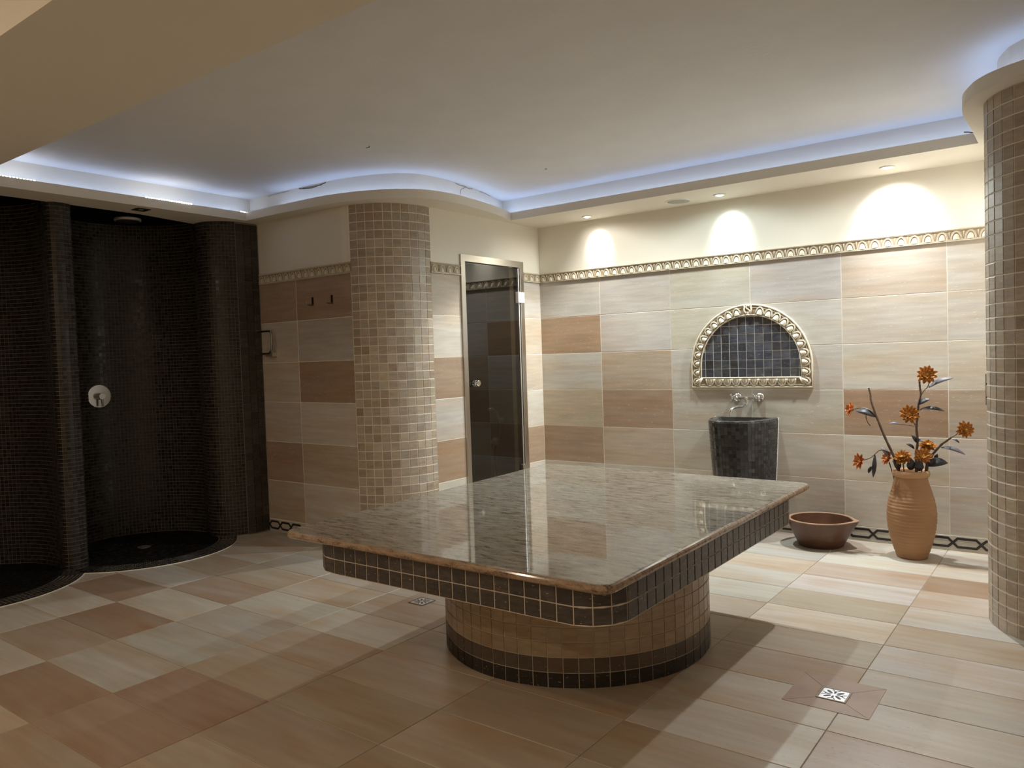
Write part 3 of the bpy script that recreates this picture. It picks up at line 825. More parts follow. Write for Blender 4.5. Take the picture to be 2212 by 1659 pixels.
# ------------------------------------------------------------------ glass door
def door():
    r = struct(empty('door_1', (0, -0.64, 0)), 'smoked glass door in a slim metal frame'); y0, y1, z1 = -0.392, 0.390, 2.056; w = 0.045
    f = MB_(); f.box((-.06, y0, 0), (.014, y0+w, z1)).box((-.06, y1-w, 0), (.014, y1, z1)).box((-.06, y0+w, z1-.05), (.014, y1-w, z1))
    f.obj('door_frame', M_steel, r)
    MB_().box((-.012, y0+w+.004, .012), (-.004, y1-w-.004, z1-.055)).obj('glass_pane', M_glass, r)
    for z in (1.765, 0.36):
        b = MB_(); b.box((-.02, y1-w-.045, z-.045), (.022, y1-.002, z+.045))
        h = b.obj('hinge', M_hinge if z > 1 else M_steel, r)
        bv = h.modifiers.new('b', 'BEVEL'); bv.width = .006; bv.segments = 2
    k = MB_(); yk = -0.918+0.64
    k.lathe([(0,-.03),(.014,-.03),(.014,.0),(.022,.001),(.022,.008),(.014,.010),(.014,.016),(.024,.018),(.024,.028),(.015,.030),(.015,.036),(.023,.038),(.023,.052),(.018,.056),(0,.056)], 24, (0, yk, 1.095), axis='x')
    k.obj('door_knob', M_chrome, r, auto=30)
    MB_().box((-.05, y0+w, 0), (-.0, y1-w, .012)).obj('threshold', M_steel, r)
    # vertical steel seal next to the hinge side
    MB_().tube([(-.001, y1-w-.012, .012), (-.001, y1-w-.012, z1-.055)], .006, 8).obj('seal_profile', M_satin, r, auto=40)
door()
def hand_shower():
    r = empty('hand_shower', (-0.44, -0.014, 0.73)); tag(r, 'chrome hand shower with hose seen through the smoked glass door', 'hand shower')
    MB_().lathe([(0,0),(.022,0),(.022,-.012),(.012,-.014),(.012,-.035),(0,-.035)], 16, axis='y').obj('wall_bracket', M_head, r, auto=40)
    MB_().tube(catmull([(0,-.03,-.02),(0,-.045,.02),(0,-.08,.07),(0,-.13,.10)], 5), [.010+.0002*k for k in range(16)], 10).obj('handle', M_head, r, auto=40)
    MB_().ball((0,-.155,.105), (.032,.030,.016), 14).obj('spray_head', M_head, r, True)
    MB_().tube(catmull([(0,-.03,-.02),(.0,-.035,-.12),(-.03,-.03,-.22),(-.05,-.03,-.34),(-.04,-.03,-.5),(-.07,-.03,-.5),(-.09,-.03,-.3),(-.08,-.02,-.19)], 6), .007, 8).obj('hose', M_steel, r, auto=40)
    MB_().lathe([(0,0),(.035,0),(.035,-.01),(.018,-.012),(.018,-.05),(0,-.05)], 20, (-.08,0,-.19), axis='y').obj('mixer_valve', M_head, r, auto=40)
hand_shower()

# ------------------------------------------------------------------ robe hooks
def hook(x, label):
    r = empty('robe_hook', (x, Y1, 1.72)); tag(r, label, 'hook', 'robe hooks on the tiled wall')
    MB_().box((-.009,-.006,-.022),(.009,0,.040)).obj('hook_plate', M_hook, r)
    MB_().tube([(0,-.004,-.016),(0,-.035,-.018),(0,-.050,-.016),(0,-.056,-.008),(0,-.057,.006)], .0055, 8).obj('hook_prong', M_hook, r, auto=40)
hook(-0.745, 'steel robe hook nearer to the dark shower wall'); hook(-0.535, 'steel robe hook nearer to the tiled column')

# ------------------------------------------------------------------ arched niche over the basin
def niche():
    cx, zc, Ri, Ro, zb, zi = 1.7885, 1.165, 0.357, 0.437, 1.010, 1.087
    r = empty('arched_wall_panel', (cx, 0, zb)); tag(r, 'arched panel of dark tiles in a cream egg and dart frame above the basin', 'wall panel')
    L = lambda x, z, y=0: Vector((x, -y, z-zb))
    X = Vector((1,0,0)); OUT = Vector((0,-1,0)); UP = Vector((0,0,1))
    def outline(R, zlow, n=40):
        return [(R*math.cos(PI*k/n), zc+R*math.sin(PI*k/n)) for k in range(n+1)]+[(-R, zlow), (R, zlow)]
    o, i = outline(Ro, zb), outline(Ri, zi); n = len(o); b = MB_()
    vs = [L(x, z, -.004) for x, z in o]+[L(x, z, -.004) for x, z in i]+[L(x, z, .008) for x, z in o]+[L(x, z, .008) for x, z in i]; fs = []
    for k in range(n):
        j = (k+1) % n
        fs += [(2*n+k, 2*n+j, 3*n+j, 3*n+k), (k, j, 2*n+j, 2*n+k), (n+k, 3*n+k, 3*n+j, n+j)]
    b.add(vs, fs, 1); fr = b.obj('frame_ground', [M_mould, M_mdark], r)
    # beads along the outline
    for (R, zl, rad, yy, nm) in ((Ro-.005, zb+.006, .0075, .008, 'outer_bead'), (Ro-.021, zb+.021, .0032, .009, 'rope_bead'), (Ri+.005, zi-.005, .006, .008, 'inner_bead')):
        pts = outline(R, zl); pts = [L(x, z, yy) for x, z in pts]; pts.append(pts[0])
        MB_().tube(pts, rad, 8).obj(nm, M_mould, r, auto=50)
    eb = MB_(); egg_unit(eb, Vector((0,0,0)), Vector((1,0,0)), Vector((0,1,0)), Vector((0,0,1)), 0.96)
    em = eb.mesh('egg_relief', [M_mould], True, fix=False)
    rm = Ri+.0125; half = []
    nA = 9
    for k in range(nA):
        a = (k+0.35)*(PI/2-.11)/nA
        for sgn in (1, -1):
            nrm = Vector((math.cos(a)*sgn, 0, math.sin(a))); p = L(0, zc, .007)+nrm*rm
            ex = Vector((nrm.z, 0, -nrm.x)); obj('egg_relief', em, fr, basis(p, ex, nrm))
    for z in (zc-.045, zc-.108+.0):
        for sgn in (1, -1):
            nrm = Vector((sgn, 0, 0)); obj('egg_relief', em, fr, basis(L(sgn*rm, z, .007), Vector((0,0,-sgn)), nrm))
    for k in range(10):
        x = -0.325+.065*(k+.5)*1.0
        obj('egg_relief', em, fr, basis(L(x, zi-.0125, .007), (-1,0,0), (0,0,-1)))
    # corner leaves and the scroll at the crown
    for sgn in (1, -1):
        lb = MB_()
        for d in (-.25, 0, .25):
            p0 = L(sgn*(Ri-.005), zi-.006, .012); dirv = Vector((sgn*math.cos(PI/4+d), 0, -math.sin(PI/4+d)))
            lb.tube([p0, p0+dirv*.03+OUT*.005, p0+dirv*.065], [.006, .009, .003], 6)
        lb.obj('corner_leaf', M_mould, r, True)
    sc = MB_(); top = L(0, zc+Ri+.045, .014)
    S_ = [(-.010,-.022),(.008,-.024),(.013,-.012),(.004,-.002),(-.008,.006),(-.010,.018),(.002,.026),(.011,.020)]
    sc.tube(catmull([top+Vector((x, 0, z)) for x, z in S_], 4), .0055, 8)
    for sgn in (1, -1):
        sc.tube(catmull([top+Vector((sgn*.014,0,-.03)), top+Vector((sgn*.026,-.002,-.005)), top+Vector((sgn*.022,0,.018)), top+Vector((sgn*.034,.004,.026))], 4), [.003]+[.006]*10+[.003]*2, 6)
    sc.ball(top+Vector((0,0,-.038)), (.012,.008,.009), 10); sc.obj('crown_scroll', M_mould, r, True)
    # tile field, clipped to the arch
    arch = [Vector(p) for p in outline(Ri, zi, 48)]
    MB_().add([L(x, z, .0005) for x, z in arch], [tuple(range(len(arch)))]).obj('panel_ground', M_wgrout, r, fix=False)
    area = lambda P: 0.5*sum(P[k-1].x*P[k].y-P[k].x*P[k-1].y for k in range(len(P)))
    if area(arch) < 0: arch.reverse()
    p_ = 0.0612
    for a in range(-6, 7):
        for c in range(0, 8):
            x0, z0 = a*p_-.022, zi+c*p_
            P = [Vector((x0+.0021, z0+.0021)), Vector((x0+p_-.0021, z0+.0021)), Vector((x0+p_-.0021, z0+p_-.0021)), Vector((x0+.0021, z0+p_-.0021))]
            for k in range(len(arch)):
                e0, e1 = arch[k-1], arch[k]; d = e1-e0
                inside = lambda q: d.x*(q.y-e0.y)-d.y*(q.x-e0.x) >= 0
                out = []
                for m in range(len(P)):
                    s, t = P[m-1], P[m]; i1, i2 = inside(s), inside(t)
                    if i1 != i2:
                        den = d.x*(t.y-s.y)-d.y*(t.x-s.x); u = -(d.x*(s.y-e0.y)-d.y*(s.x-e0.x))/den; out.append(s.lerp(t, u))
                    if i2: out.append(t)
                P = out
                if not P: break
            if len(P) < 3 or abs(area(P)) < 2e-4: continue
            cen = sum(P, Vector((0,0)))/len(P); n = len(P)
            vs = [(q.x-cen.x, q.y-cen.y, -.003) for q in P]+[(q.x-cen.x, q.y-cen.y, .0015) for q in P]
            me = newmesh('niche_tile', vs, [tuple(range(n, 2*n))]+[(k, (k+1) % n, n+(k+1) % n, n+k) for k in range(n)], [M_dtile])
            t = place('niche_tile', me, r, L(cen.x, cen.y, .001), X, UP, jit(random.choice([(.050,.054,.070),(.062,.066,.080),(.036,.036,.042),(.075,.078,.088),(.055,.058,.075)]), .15))
niche()

# ------------------------------------------------------------------ basin and tap
def basin():
    cx, zt = 1.755, 0.800
    r = empty('wall_basin', (cx, 0, 0)); tag(r, 'tapered pedestal basin covered in dark glossy mosaic below the arched panel', 'basin')
    def pt(t, z, grow=0.0, zz=None):
        k = z/zt; a = 0.178+0.052*k**0.8+grow; b_ = 0.285+0.075*k**0.8+grow; e = 2/2.3
        c, s = math.cos(t), math.sin(t)
        return Vector((a*math.copysign(abs(c)**e, c), -b_*abs(s)**e, z if zz is None else zz))
    n = 56; ts = [PI*k/n for k in range(n+1)]
    # arc-length parametrisation of the half outline (right to left)
    def param(z, m, grow=0.0):
        fine = [PI*k/400 for k in range(401)]; P = [pt(t, z, grow) for t in fine]; Ls = [0]
        for u, v in zip(P, P[1:]): Ls.append(Ls[-1]+(v-u).length)
        out = []; j = 0
        for k in range(m+1):
            d = Ls[-1]*k/m
            while j < 399 and Ls[j+1] < d: j += 1
            f = (d-Ls[j])/(Ls[j+1]-Ls[j]); out.append(fine[j]+(fine[j+1]-fine[j])*f)
        return out
    zs = [0, .2, .4, .6, zt-.012, zt]; b = MB_(); m = 48
    rows = [[pt(t, z) for t in param(z, m)] for z in zs]
    rows[-1] = [pt(t, zt, -.008) for t in param(zt, m)]
    inr = [(-.05, zt), (-.058, zt-.012), (-.065, zt-.06), (-.085, zt-.13), (-.12, zt-.16)]
    rows += [[pt(t, zt, g, z) for t in param(zt, m)] for g, z in inr]
    vs = [v for R in rows for v in R]; w = m+1
    fs = [(i*w+k, i*w+k+1, (i+1)*w+k+1, (i+1)*w+k) for i in range(len(rows)-1) for k in range(m)]
    b.add(vs, fs); last = (len(rows)-1)*w
    b.f.append(tuple(last+k for k in range(w))); b.m.append(0)
    b.obj('basin_body', M_bgrout, r, fix=True, auto=40)
    bk = MB_()                                             # inner back wall against the room wall
    bk.box((-.19, -.03, zt-.16), (.19, 0, zt)); bk.obj('basin_back', M_bgrout, r)
    t_ = MB_(); p_ = 0.0258
    cols = 36; nr = 30
    def tile(q, out_hint):
        nn = (q[1]-q[0]).cross(q[3]-q[0]).normalized()
        if nn.dot(out_hint) < 0: q = [q[0], q[3], q[2], q[1]]; nn = -nn
        tile_frustums((q, nn), t_, 0.0014, 0.085, 0.0005)
    for i in range(nr):
        z0, z1 = .01+i*p_, .01+(i+1)*p_
        A, B_ = [pt(t, z0) for t in param(z0, cols)], [pt(t, z1) for t in param(z1, cols)]
        for k in range(cols): tile([A[k], A[k+1], B_[k+1], B_[k]], (A[k]+A[k+1])*.5-Vector((0,-.1,z0)))
    z0 = .01+nr*p_
    def loop(g, z): return [pt(t, zt, g, z) for t in param(zt, cols)]
    rim = [(-.001, z0), (-.004, zt-.006), (-.011, zt), (-.030, zt+.0005), (-.049, zt)]
    inn = [(-.052, zt-.004), (-.060, zt-.030), (-.066, zt-.056), (-.072, zt-.082), (-.084, zt-.108), (-.10, zt-.13)]
    for seq, hint in ((rim, Vector((0,0,1))), (inn, Vector((0,0,1)))):
        for (g0, a0), (g1, a1) in zip(seq, seq[1:]):
            A, B_ = loop(g0, a0), loop(g1, a1)
            for k in range(cols):
                mid = (A[k]+A[k+1])*.5; o_ = Vector((mid.x, mid.y+.12, 0)).normalized()
                tile([A[k], A[k+1], B_[k+1], B_[k]], hint+o_*(0.9 if seq is rim else -0.9))
    for i in range(-8, 8):                                 # back edge of the rim
        tile([Vector((i*.0225,-.004,zt+.0005)), Vector((i*.0225+.022,-.004,zt+.0005)), Vector((i*.0225+.022,-.028,zt+.0005)), Vector((i*.0225,-.028,zt+.0005))], Vector((0,0,1)))
    stuff(t_.obj('basin_mosaic_field', M_bmosaic, r, fix=False))
    se = MB_()                                             # pale sealant where the basin meets the wall
    for sgn in (0, PI):
        se.tube([pt(sgn, z)+Vector((0,-.003,0)) for z in (.0, .2, .4, .6, .78, .80)], .0045, 6)
    se.obj('sealant_bead', M_white, r, auto=50)
    MB_().lathe([(0,0),(.022,0),(.022,.003),(0,.004)], 20, (0,-.17,zt-.16)).obj('basin_drain', M_chrome, r)
basin()
def tap():
    r = empty('wall_tap', (1.78, 0, 0.945)); tag(r, 'chrome wall tap with two cross handles and a curved spout over the mosaic basin', 'tap')
    for sx in (-.08, .08):
        MB_().lathe([(0,-.001),(.030,-.001),(.030,-.006),(.026,-.012),(.017,-.016),(.014,-.035),(.020,-.042),(.021,-.055),(.017,-.064),(.012,-.068),(.011,-.082),(0,-.082)], 24, (sx,0,0), axis='y').obj('valve_body', M_chrome, r, auto=35)
        h = MB_(); h.lathe([(0,-.080),(.010,-.080),(.013,-.090),(.011,-.100),(.006,-.104),(0,-.105)], 16, (sx,0,0), axis='y')
        for k in range(4):
            a = PI/4+k*PI/2; d = Vector((math.cos(a), 0, math.sin(a))); c = Vector((sx,-.090,0))
            h.tube([c, c+d*.012, c+d*.026], [.0055,.0042,.0048], 8); h.ball(c+d*.029, .0075, 10)
        h.obj('cross_handle', M_chrome, r, auto=35)
    MB_().tube([(-.08,-.048,0),(.08,-.048,0)], .0095, 14).obj('bridge_bar', M_chrome, r, auto=35)
    MB_().lathe([(0,-.030),(.015,-.030),(.017,-.012),(.014,0),(0,.012)], 18, (0,-.048,0)).obj('spout_collar', M_chrome, r, auto=35)
    MB_().tube(catmull([(0,-.048,-.015),(0,-.049,-.040),(-.004,-.062,-.056),(-.020,-.10,-.060),(-.042,-.15,-.062),(-.056,-.185,-.072),(-.063,-.20,-.095),(-.064,-.203,-.125)], 6), .0095, 14).obj('spout', M_chrome, r, auto=35)
tap()

# ------------------------------------------------------------------ vase, branches, bowl
VX, VY = 2.857, -0.265
def vase():
    r = empty('terracotta_vase', (VX, VY, 0)); tag(r, 'tall ribbed terracotta vase standing by the back wall holding orange flowers', 'vase')
    prof = [(0,.0),(.078,.0),(.086,.004),(.090,.02),(.112,.09),(.128,.16),(.1355,.23),(.135,.29),(.126,.35),(.109,.41),(.096,.455),(.091,.48),(.0915,.49)]
    fine = []
    P = catmull([Vector((a, b, 0)) for a, b in prof[2:]], 16)
    for i, q in enumerate(P):
        rib = (0.0013*math.sin(q.y*330)+0.0008*math.sin(q.y*143+1))*(1 if .02 < q.y < .44 else 0)*(0.75+0.5*math.sin(q.y*9))
        fine.append((q.x+rib, q.y))
    b = MB_(); b.lathe(prof[:2]+fine, 56); b.obj('vase_body', M_terra, r, True)
    MB_().lathe([(.0915,.488),(.099,.492),(.1035,.502),(.1035,.514),(.099,.524),(.092,.528),(.084,.525),(.080,.515),(.079,.47),(.085,.40),(.09,.37),(0,.36)], 56).obj('vase_rim', M_terrar, r, True)
vase()
def leaf(b, p0, p1, width, mi=0, fold=0.25, bend=0.15, nrm=None):
    p0, p1 = Vector(p0), Vector(p1); d = p1-p0; L = d.length; t = d.normalized()
    nv = Vector(nrm) if nrm else Vector((0.25,-0.75,0.6)); w = t.cross(nv).normalized(); nv = w.cross(t).normalized()
    n = 8; vs = []
    for k in range(n+1):
        s = k/n; c = p0+d*s+nv*(bend*L*math.sin(PI*s)); h = width*0.5*(math.sin(PI*min(1, s*0.93+.05))**0.8)
        if k == n: h = 0.0006
        vs += [c-w*h+nv*fold*h, c-nv*0.0, c+w*h+nv*fold*h]
    fs = []
    for k in range(n):
        a = 3*k; fs += [(a, a+1, a+4, a+3), (a+1, a+2, a+5, a+4)]
    m = len(vs); vs2 = vs+[v-nv*0.0008 for v in vs]
    fs2 = fs+[tuple(i+m for i in reversed(f)) for f in fs]
    for k in range(n):
        a = 3*k; fs2 += [(a, a+3, a+3+m, a+m), (a+2, a+2+m, a+5+m, a+5)]
    fs2 += [(0, 0+m, 1+m, 1), (1, 1+m, 2+m, 2)]
    b.add(vs2, fs2, mi)
def flower_mesh(name, R, mat, seed, layers=((12,1.0,-0.05),(11,.80,.32),(8,.56,.75)), wid=0.46):
    rg = random.Random(seed); b = MB_()
    for ln, (n, k, lift) in enumerate(layers):
        for i in range(n):
            a = 2*PI*(i+.5*(ln % 2))/n+rg.uniform(-.09, .09); l = lift+rg.uniform(-.12, .12); r = R*k*rg.uniform(.9, 1.08)
            d = Vector((math.cos(a)*math.cos(l), math.sin(a)*math.cos(l), math.sin(l)))
            base = Vector((math.cos(a)*R*.10, math.sin(a)*R*.10, .004*ln))
            nv = Vector((-math.cos(a)*math.sin(l), -math.sin(a)*math.sin(l), math.cos(l)))
            leaf(b, base, base+d*r, R*wid*(1.0 if ln < 2 else .8), 0, 0.75, -0.10, nv)
    b.ball((0,0,.010), (R*.17, R*.17, R*.15), 8, 1)
    b.lathe([(0,-.012),(R*.10,-.010),(R*.20,.0),(0,.002)], 8, mi=2)
    me = b.mesh(name, [mat, M_core, M_leaf], False, fix=False); return me
FM = [flower_mesh('flower', .054, M_petal, 1), flower_mesh('flower', .053, M_petal, 2), flower_mesh('flower', .047, M_petal, 3), flower_mesh('flower', .043, M_petal2, 4, ((10,1.0,.25),(8,.8,.7)), .42), flower_mesh('flower', .050, M_petal2, 5, ((9,1.0,.35),(7,.75,.8)), .46)]
def branch(label, stem, twigs, flowers, leaves, rad=.0075):
    o = Vector(stem[0]); r = empty('flower_branch', o); tag(r, label, 'flower branch', 'branches in the terracotta vase')
    loc = lambda p: Vector(p)-o
    P = catmull([loc(p) for p in stem], 6); n = len(P)
    MB_().tube(P, [rad*(1.15-.45*k/n)+.0008*math.sin(k*2.1) for k in range(n)], 8).obj('stem', M_twig, r, auto=50)
    for tw in twigs: MB_().tube(catmull([loc(p) for p in tw], 5), .0028, 6).obj('twig', M_twig, r, auto=50)
    for p, nrm, k in flowers:
        nz = Vector(nrm).normalized(); ex = nz.orthogonal(); ey = nz.cross(ex); obj('flower', FM[k], r, basis(loc(p), ex, ey))
    for p0, p1, w, grey in leaves:
        b = MB_(); leaf(b, loc(p0), loc(p1), w); b.obj('leaf', M_leafg if grey else M_leaf, r, True, fix=False)
y = VY
CAMD = (0.25, -0.93, 0.2)
branch('leaning bare-tipped branch with one rust flower held over the empty side of the vase',
       [(2.80,y,.40),(2.79,y,.52),(2.77,y,.591),(2.722,y-.01,.71),(2.679,y-.01,.827),(2.655,y-.01,.90),(2.641,y-.005,.947),(2.637,y,.985),(2.628,y,1.022)],
       [[(2.672,y-.01,.845),(2.64,y-.03,.885),(2.59,y-.035,.90),(2.55,y-.03,.892)],[(2.618,y-.032,.866),(2.617,y-.03,.84),(2.625,y-.025,.81),(2.638,y-.02,.79)]],
       [((2.535,y-.03,.889),(-.75,-.5,.25),4)],
       [((2.668,y-.015,.845),(2.562,y-.05,.882),.042,False),((2.665,y-.01,.85),(2.575,y-.02,.90),.026,True)])
branch('short drooping twig with a rust flower hanging beside the vase rim',
       [(2.80,y-.02,.40),(2.785,y-.02,.53),(2.765,y-.03,.615),(2.72,y-.045,.645),(2.69,y-.05,.642)],
       [[(2.69,y-.05,.642),(2.65,y-.055,.60),(2.62,y-.055,.585),(2.595,y-.05,.578)]],
       [((2.585,y-.05,.572),(-.55,-.75,.1),4)],
       [((2.668,y-.05,.615),(2.658,y-.06,.476),.026,False),((2.648,y-.05,.545),(2.631,y-.06,.501),.020,False),((2.70,y-.04,.66),(2.745,y-.03,.60),.03,True)], .0045)
branch('upright branch with two open orange flowers and a grey leaf at its top',
       [(2.88,y,.40),(2.886,y,.52),(2.887,y,.626),(2.895,y,.70),(2.89,y,.786),(2.897,y,.86),(2.903,y,.924),(2.915,y,.978),(2.911,y,1.03),(2.909,y,1.074)],
       [[(2.912,y,.965),(2.93,y-.01,1.0),(2.955,y-.01,1.03),(2.962,y-.01,1.065),(2.956,y-.015,1.09)],[(2.882,y,.80),(2.875,y-.02,.83),(2.863,y-.035,.86)],[(2.879,y,.792),(2.84,y-.01,.80),(2.803,y-.01,.802)],[(2.91,y,.89),(2.935,y-.01,.90),(2.96,y-.02,.905)]],
       [((2.954,y-.03,1.102),CAMD,0),((2.861,y-.05,.869),CAMD,1)],
       [((2.96,y-.01,1.024),(3.091,y-.03,1.081),.030,True),((2.907,y,.925),(2.966,y-.02,.955),.036,False),((2.914,y,.895),(3.046,y-.03,.887),.026,False),((2.803,y-.01,.802),(2.746,y-.03,.807),.016,True),((2.889,y,.694),(2.865,y-.02,.740),.024,False),((2.891,y,.702),(2.928,y-.02,.708),.022,False),((2.878,y,.655),(2.836,y-.02,.687),.020,False)])
branch('slanting branch with one small orange flower at its end facing the tiled column',
       [(2.93,y,.40),(2.94,y,.52),(2.963,y-.01,.605),(3.018,y-.02,.683),(3.05,y-.025,.712),(3.076,y-.03,.734)],
       [[(3.076,y-.03,.734),(3.105,y-.03,.755),(3.118,y-.03,.785),(3.14,y-.03,.79)]],
       [((3.148,y-.035,.783),(.55,-.8,.1),2)],
       [((3.022,y-.02,.672),(3.15,y-.05,.640),.026,True),((3.083,y-.03,.726),(3.119,y-.04,.705),.014,False),((2.99,y-.02,.60),(3.005,y-.03,.635),.022,False)])
def posy(label, x, dy, z, nrm, k, leaves=()):
    branch(label, [(VX+(x-VX)*.6,y+dy*.5,.40),(VX+(x-VX)*.8,y+dy*.7,.50),(x,y+dy,z)], [], [((x,y+dy,z),nrm,k)], leaves, .004)
posy('orange flower standing highest of the low bunch in the vase mouth', 2.947, .02, .675, (.15,-.5,.8), 2)
posy('orange flower tucked below the highest one of the low bunch', 2.933, -.05, .622, (.2,-.85,.4), 2, [((2.95,y-.04,.567),(3.062,y-.06,.588),.062,False),((2.905,y-.05,.53),(2.915,y-.075,.60),.05,False)])
posy('orange flower with a drooping yellow petal in front of the vase mouth', 2.822, -.06, .606, (-.1,-.6,.75), 0, [((2.865,y-.06,.535),(2.873,y-.07,.605),.05,False),((2.80,y-.05,.53),(2.775,y-.08,.60),.045,False)])
posy('rust coloured flower half hidden at the vase mouth', 2.735, -.02, .592, (-.6,-.6,.35), 3)
def bowl():
    r = empty('wooden_bowl', (2.318, -0.232, 0)); tag(r, 'wide reddish brown wooden bowl with a pouring lip on the floor', 'bowl')
    n = 64
    def ring(R, z, lip_):
        out = []
        for k in range(n):
            a = 2*PI*k/n; d = abs(((a+PI) % (2*PI))-PI)
            q = math.exp(-(d/.22)**2)*lip_
            out.append(Vector(((R+q)*math.cos(a), (R+q)*math.sin(a), z+(.004*q/.04 if lip_ else 0))))
        return out
    def surf(rows):
        b = MB_(); w = len(rows)
        b.add([v for R in rows for v in R], [(i*n+k, i*n+(k+1) % n, (i+1)*n+(k+1) % n, (i+1)*n+k) for i in range(w-1) for k in range(n)]); return b
    out = surf([ring(.02, 0, 0), ring(.126, 0, 0), ring(.137, .005, 0), ring(.161, .055, .003), ring(.188, .115, .012), ring(.203, .170, .030)])
    out.obj('bowl_body', M_wood, r, True)
    surf([ring(.203, .170, .030), ring(.2035, .175, .032), ring(.186, .176, .018), ring(.183, .172, .018)]).obj('bowl_rim', M_woodr, r, auto=50)
    surf([ring(.183, .172, .018), ring(.172, .12, .004), ring(.155, .05, 0), ring(.12, .022, 0), ring(.005, .018, 0)]).obj('bowl_inside', M_wood, r, True)
bowl()

# ------------------------------------------------------------------ ceiling lamps, speaker
def wall_lamp(power, color, core):
    """invented beam shape: wide into the room, dimmed on near wall, small hot core"""
    ld = bpy.data.lights.new('lamp_light', 'POINT'); ld.energy = power; ld.color = color; ld.shadow_soft_size = 0.022
    ld.use_nodes = True; t = ld.node_tree; L = t.links.new; em = t.nodes['Emission']
    tc = N(t, 'ShaderNodeTexCoord'); sp = N(t, 'ShaderNodeSeparateXYZ'); L(tc.outputs['Normal'], sp.inputs[0])
    def m(op, a, b=None, c=None):
        n = N(t, 'ShaderNodeMath', operation=op)
        for i, v in enumerate((a, b, c)):
            if v is None: continue
            if isinstance(v, (int, float)): n.inputs[i].default_value = v
            else: L(v, n.inputs[i])
        return n.outputs[0]
    def smooth(v, a, b):
        n = N(t, 'ShaderNodeMapRange', interpolation_type='SMOOTHSTEP'); n.inputs[1].default_value = a; n.inputs[2].default_value = b
        L(v, n.inputs[0]); return n.outputs[0]
    K = 0.0135
    vy = m('MAXIMUM', sp.outputs['Y'], 0.02)
    wall = m('DIVIDE', K, m('POWER', vy, 2.55))
    base = m('MINIMUM', wall, 1.0)
    dt = N(t, 'ShaderNodeVectorMath', operation='DOT_PRODUCT'); L(tc.outputs['Normal'], dt.inputs[0]); dt.inputs[1].default_value = Vector((0, 0.70, -0.72)).normalized()
    g = smooth(dt.outputs['Value'], math.cos(math.radians(core[1])), math.cos(math.radians(core[1]*0.25)))
    tot = m('ADD', base, m('MULTIPLY', g, core[0]*K/0.343))
    dz = m('MULTIPLY', sp.outputs['Z'], -1.0)
    side = smooth(sp.outputs['Y'], -0.72, -0.50)                  # invented cut-off into the room, removes the lamp glints on the table
    down = m('ADD', m('MULTIPLY', side, smooth(dz, 0.04, 0.50)), m('MULTIPLY', m('SUBTRACT', 1.0, side), smooth(dz, 0.43, 0.56)))
    lat = m('SUBTRACT', 1.0, m('MULTIPLY', smooth(m('MULTIPLY', sp.outputs['X'], -1.0), 0.40, 0.80), core[2]))  # invented dimming towards the door wall
    L(m('MULTIPLY', m('MULTIPLY', tot, down), lat), em.inputs['Strength'])
    return bpy.data.objects.new('lamp_light', ld)
def downlight(label, x, y_, z, power, color, size=0.05, spread=165, group='downlights along the back wall soffit', glow=30, tilt=0.0, core=None):
    r = empty('downlight', (x, y_, z)); tag(r, label, 'downlight', group)
    MB_().lathe([(.024,-.001),(.029,-.006),(.040,-.006),(.043,-.003),(.043,0),(.024,0)], 28).obj('lamp_ring', M_white, r, auto=40)
    MB_().lathe([(0,-.012),(.010,-.0115),(.018,-.0095),(.024,-.005),(.025,-.001)], 24).obj('lamp_bulb', emit('bulb_glow', color, glow), r, True)
    if core is not None:
        lo = wall_lamp(power, color, core); link(lo, r); lo.location = (0, 0, -.018); return r
    ld = bpy.data.lights.new('lamp_light', 'AREA'); ld.shape = 'DISK'; ld.size = size; ld.energy = power; ld.color = color; ld.spread = math.radians(spread)
    lo = bpy.data.objects.new('lamp_light', ld); link(lo, r); lo.location = (0, 0, -.016); lo.rotation_euler = (tilt, 0, 0)
    return r
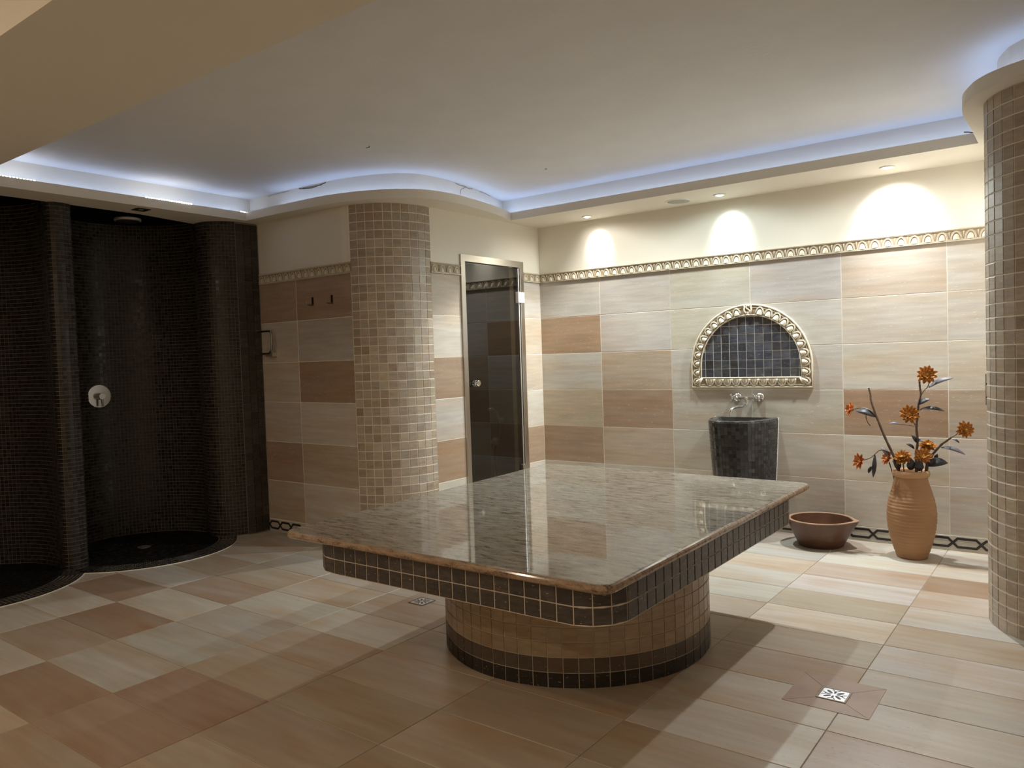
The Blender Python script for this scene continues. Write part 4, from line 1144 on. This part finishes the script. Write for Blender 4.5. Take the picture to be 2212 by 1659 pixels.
for (x, y_), p, c, co, lb in zip(((0.589,-.175),(1.676,-.205),(2.746,-.240)), LAMP_W, LAMP_C, ((3.2, 30, 0.9), (3.4, 33, 0.0), (5.5, 44, 0.0)), ('lit downlight in the soffit near the corner by the glass door', 'lit cool downlight in the soffit above the arched panel beside the speaker', 'lit bright downlight in the soffit above the vase')):
    downlight(lb, x, y_, ZS, p, c, glow=3, core=co)
k = 0
for x, y_ in ((0.4,-5.6),(2.6,-6.0),(0.9,-7.2),(3.8,-7.2)):
    downlight('warm downlight in the entrance ceiling', x, y_, 2.84, WARM_W, WARM_C, 0.14, 178, 'warm downlights of the entrance side')
downlight('added dim warm light behind the glass door for the hand shower', -0.65, -0.75, ZS, 6.0, WARM_C, 0.06, 170, 'added steam room light', 2)  # added lamp, makes the hand shower show through the smoked glass
def speaker():
    r = empty('ceiling_speaker', (1.369, -.207, ZS)); tag(r, 'round grey ceiling loudspeaker grille between two downlights', 'speaker')
    MB_().lathe([(.078,-.001),(.080,-.005),(.090,-.004),(.092,0),(.078,0)], 40).obj('speaker_ring', M_white, r, auto=40)
    MB_().lathe([(0,-.006),(.04,-.0055),(.077,-.003),(.078,0)], 40).obj('speaker_grille', M_gray, r, True)
speaker()
# towel bar on the hidden wall by the column, only its front shows past the column
def bar():
    r = empty('wall_bar', (3.345, -1.05, 1.0)); tag(r, 'black upright bar peeking out beside the brown tiled column near the vase', 'bar')
    MB_().tube([(-.018,0,-.02),(-.018,0,.13)], .006, 8).obj('bar_rod', M_blackp, r, auto=40)
    for z in (.0, .11): MB_().tube([(0,0,z),(-.018,0,z)], .005, 8).obj('bar_arm', M_blackp, r, auto=40)
bar()

# loose cable end lying on the cove ledge
cb = MB_().tube(catmull([(0.05,0.004,0.0),(0.035,0.0,0.005),(0.02,-.004,0.008),(0.008,-.008,0.009)], 5), .003, 6)
c_ = cb.obj('loose_cable', M_blackp, auto=50); c_.location = (3.17, -.47, ZL+.004); tag(c_, 'short black cable end poking over the cove ledge near the column by the vase', 'cable')
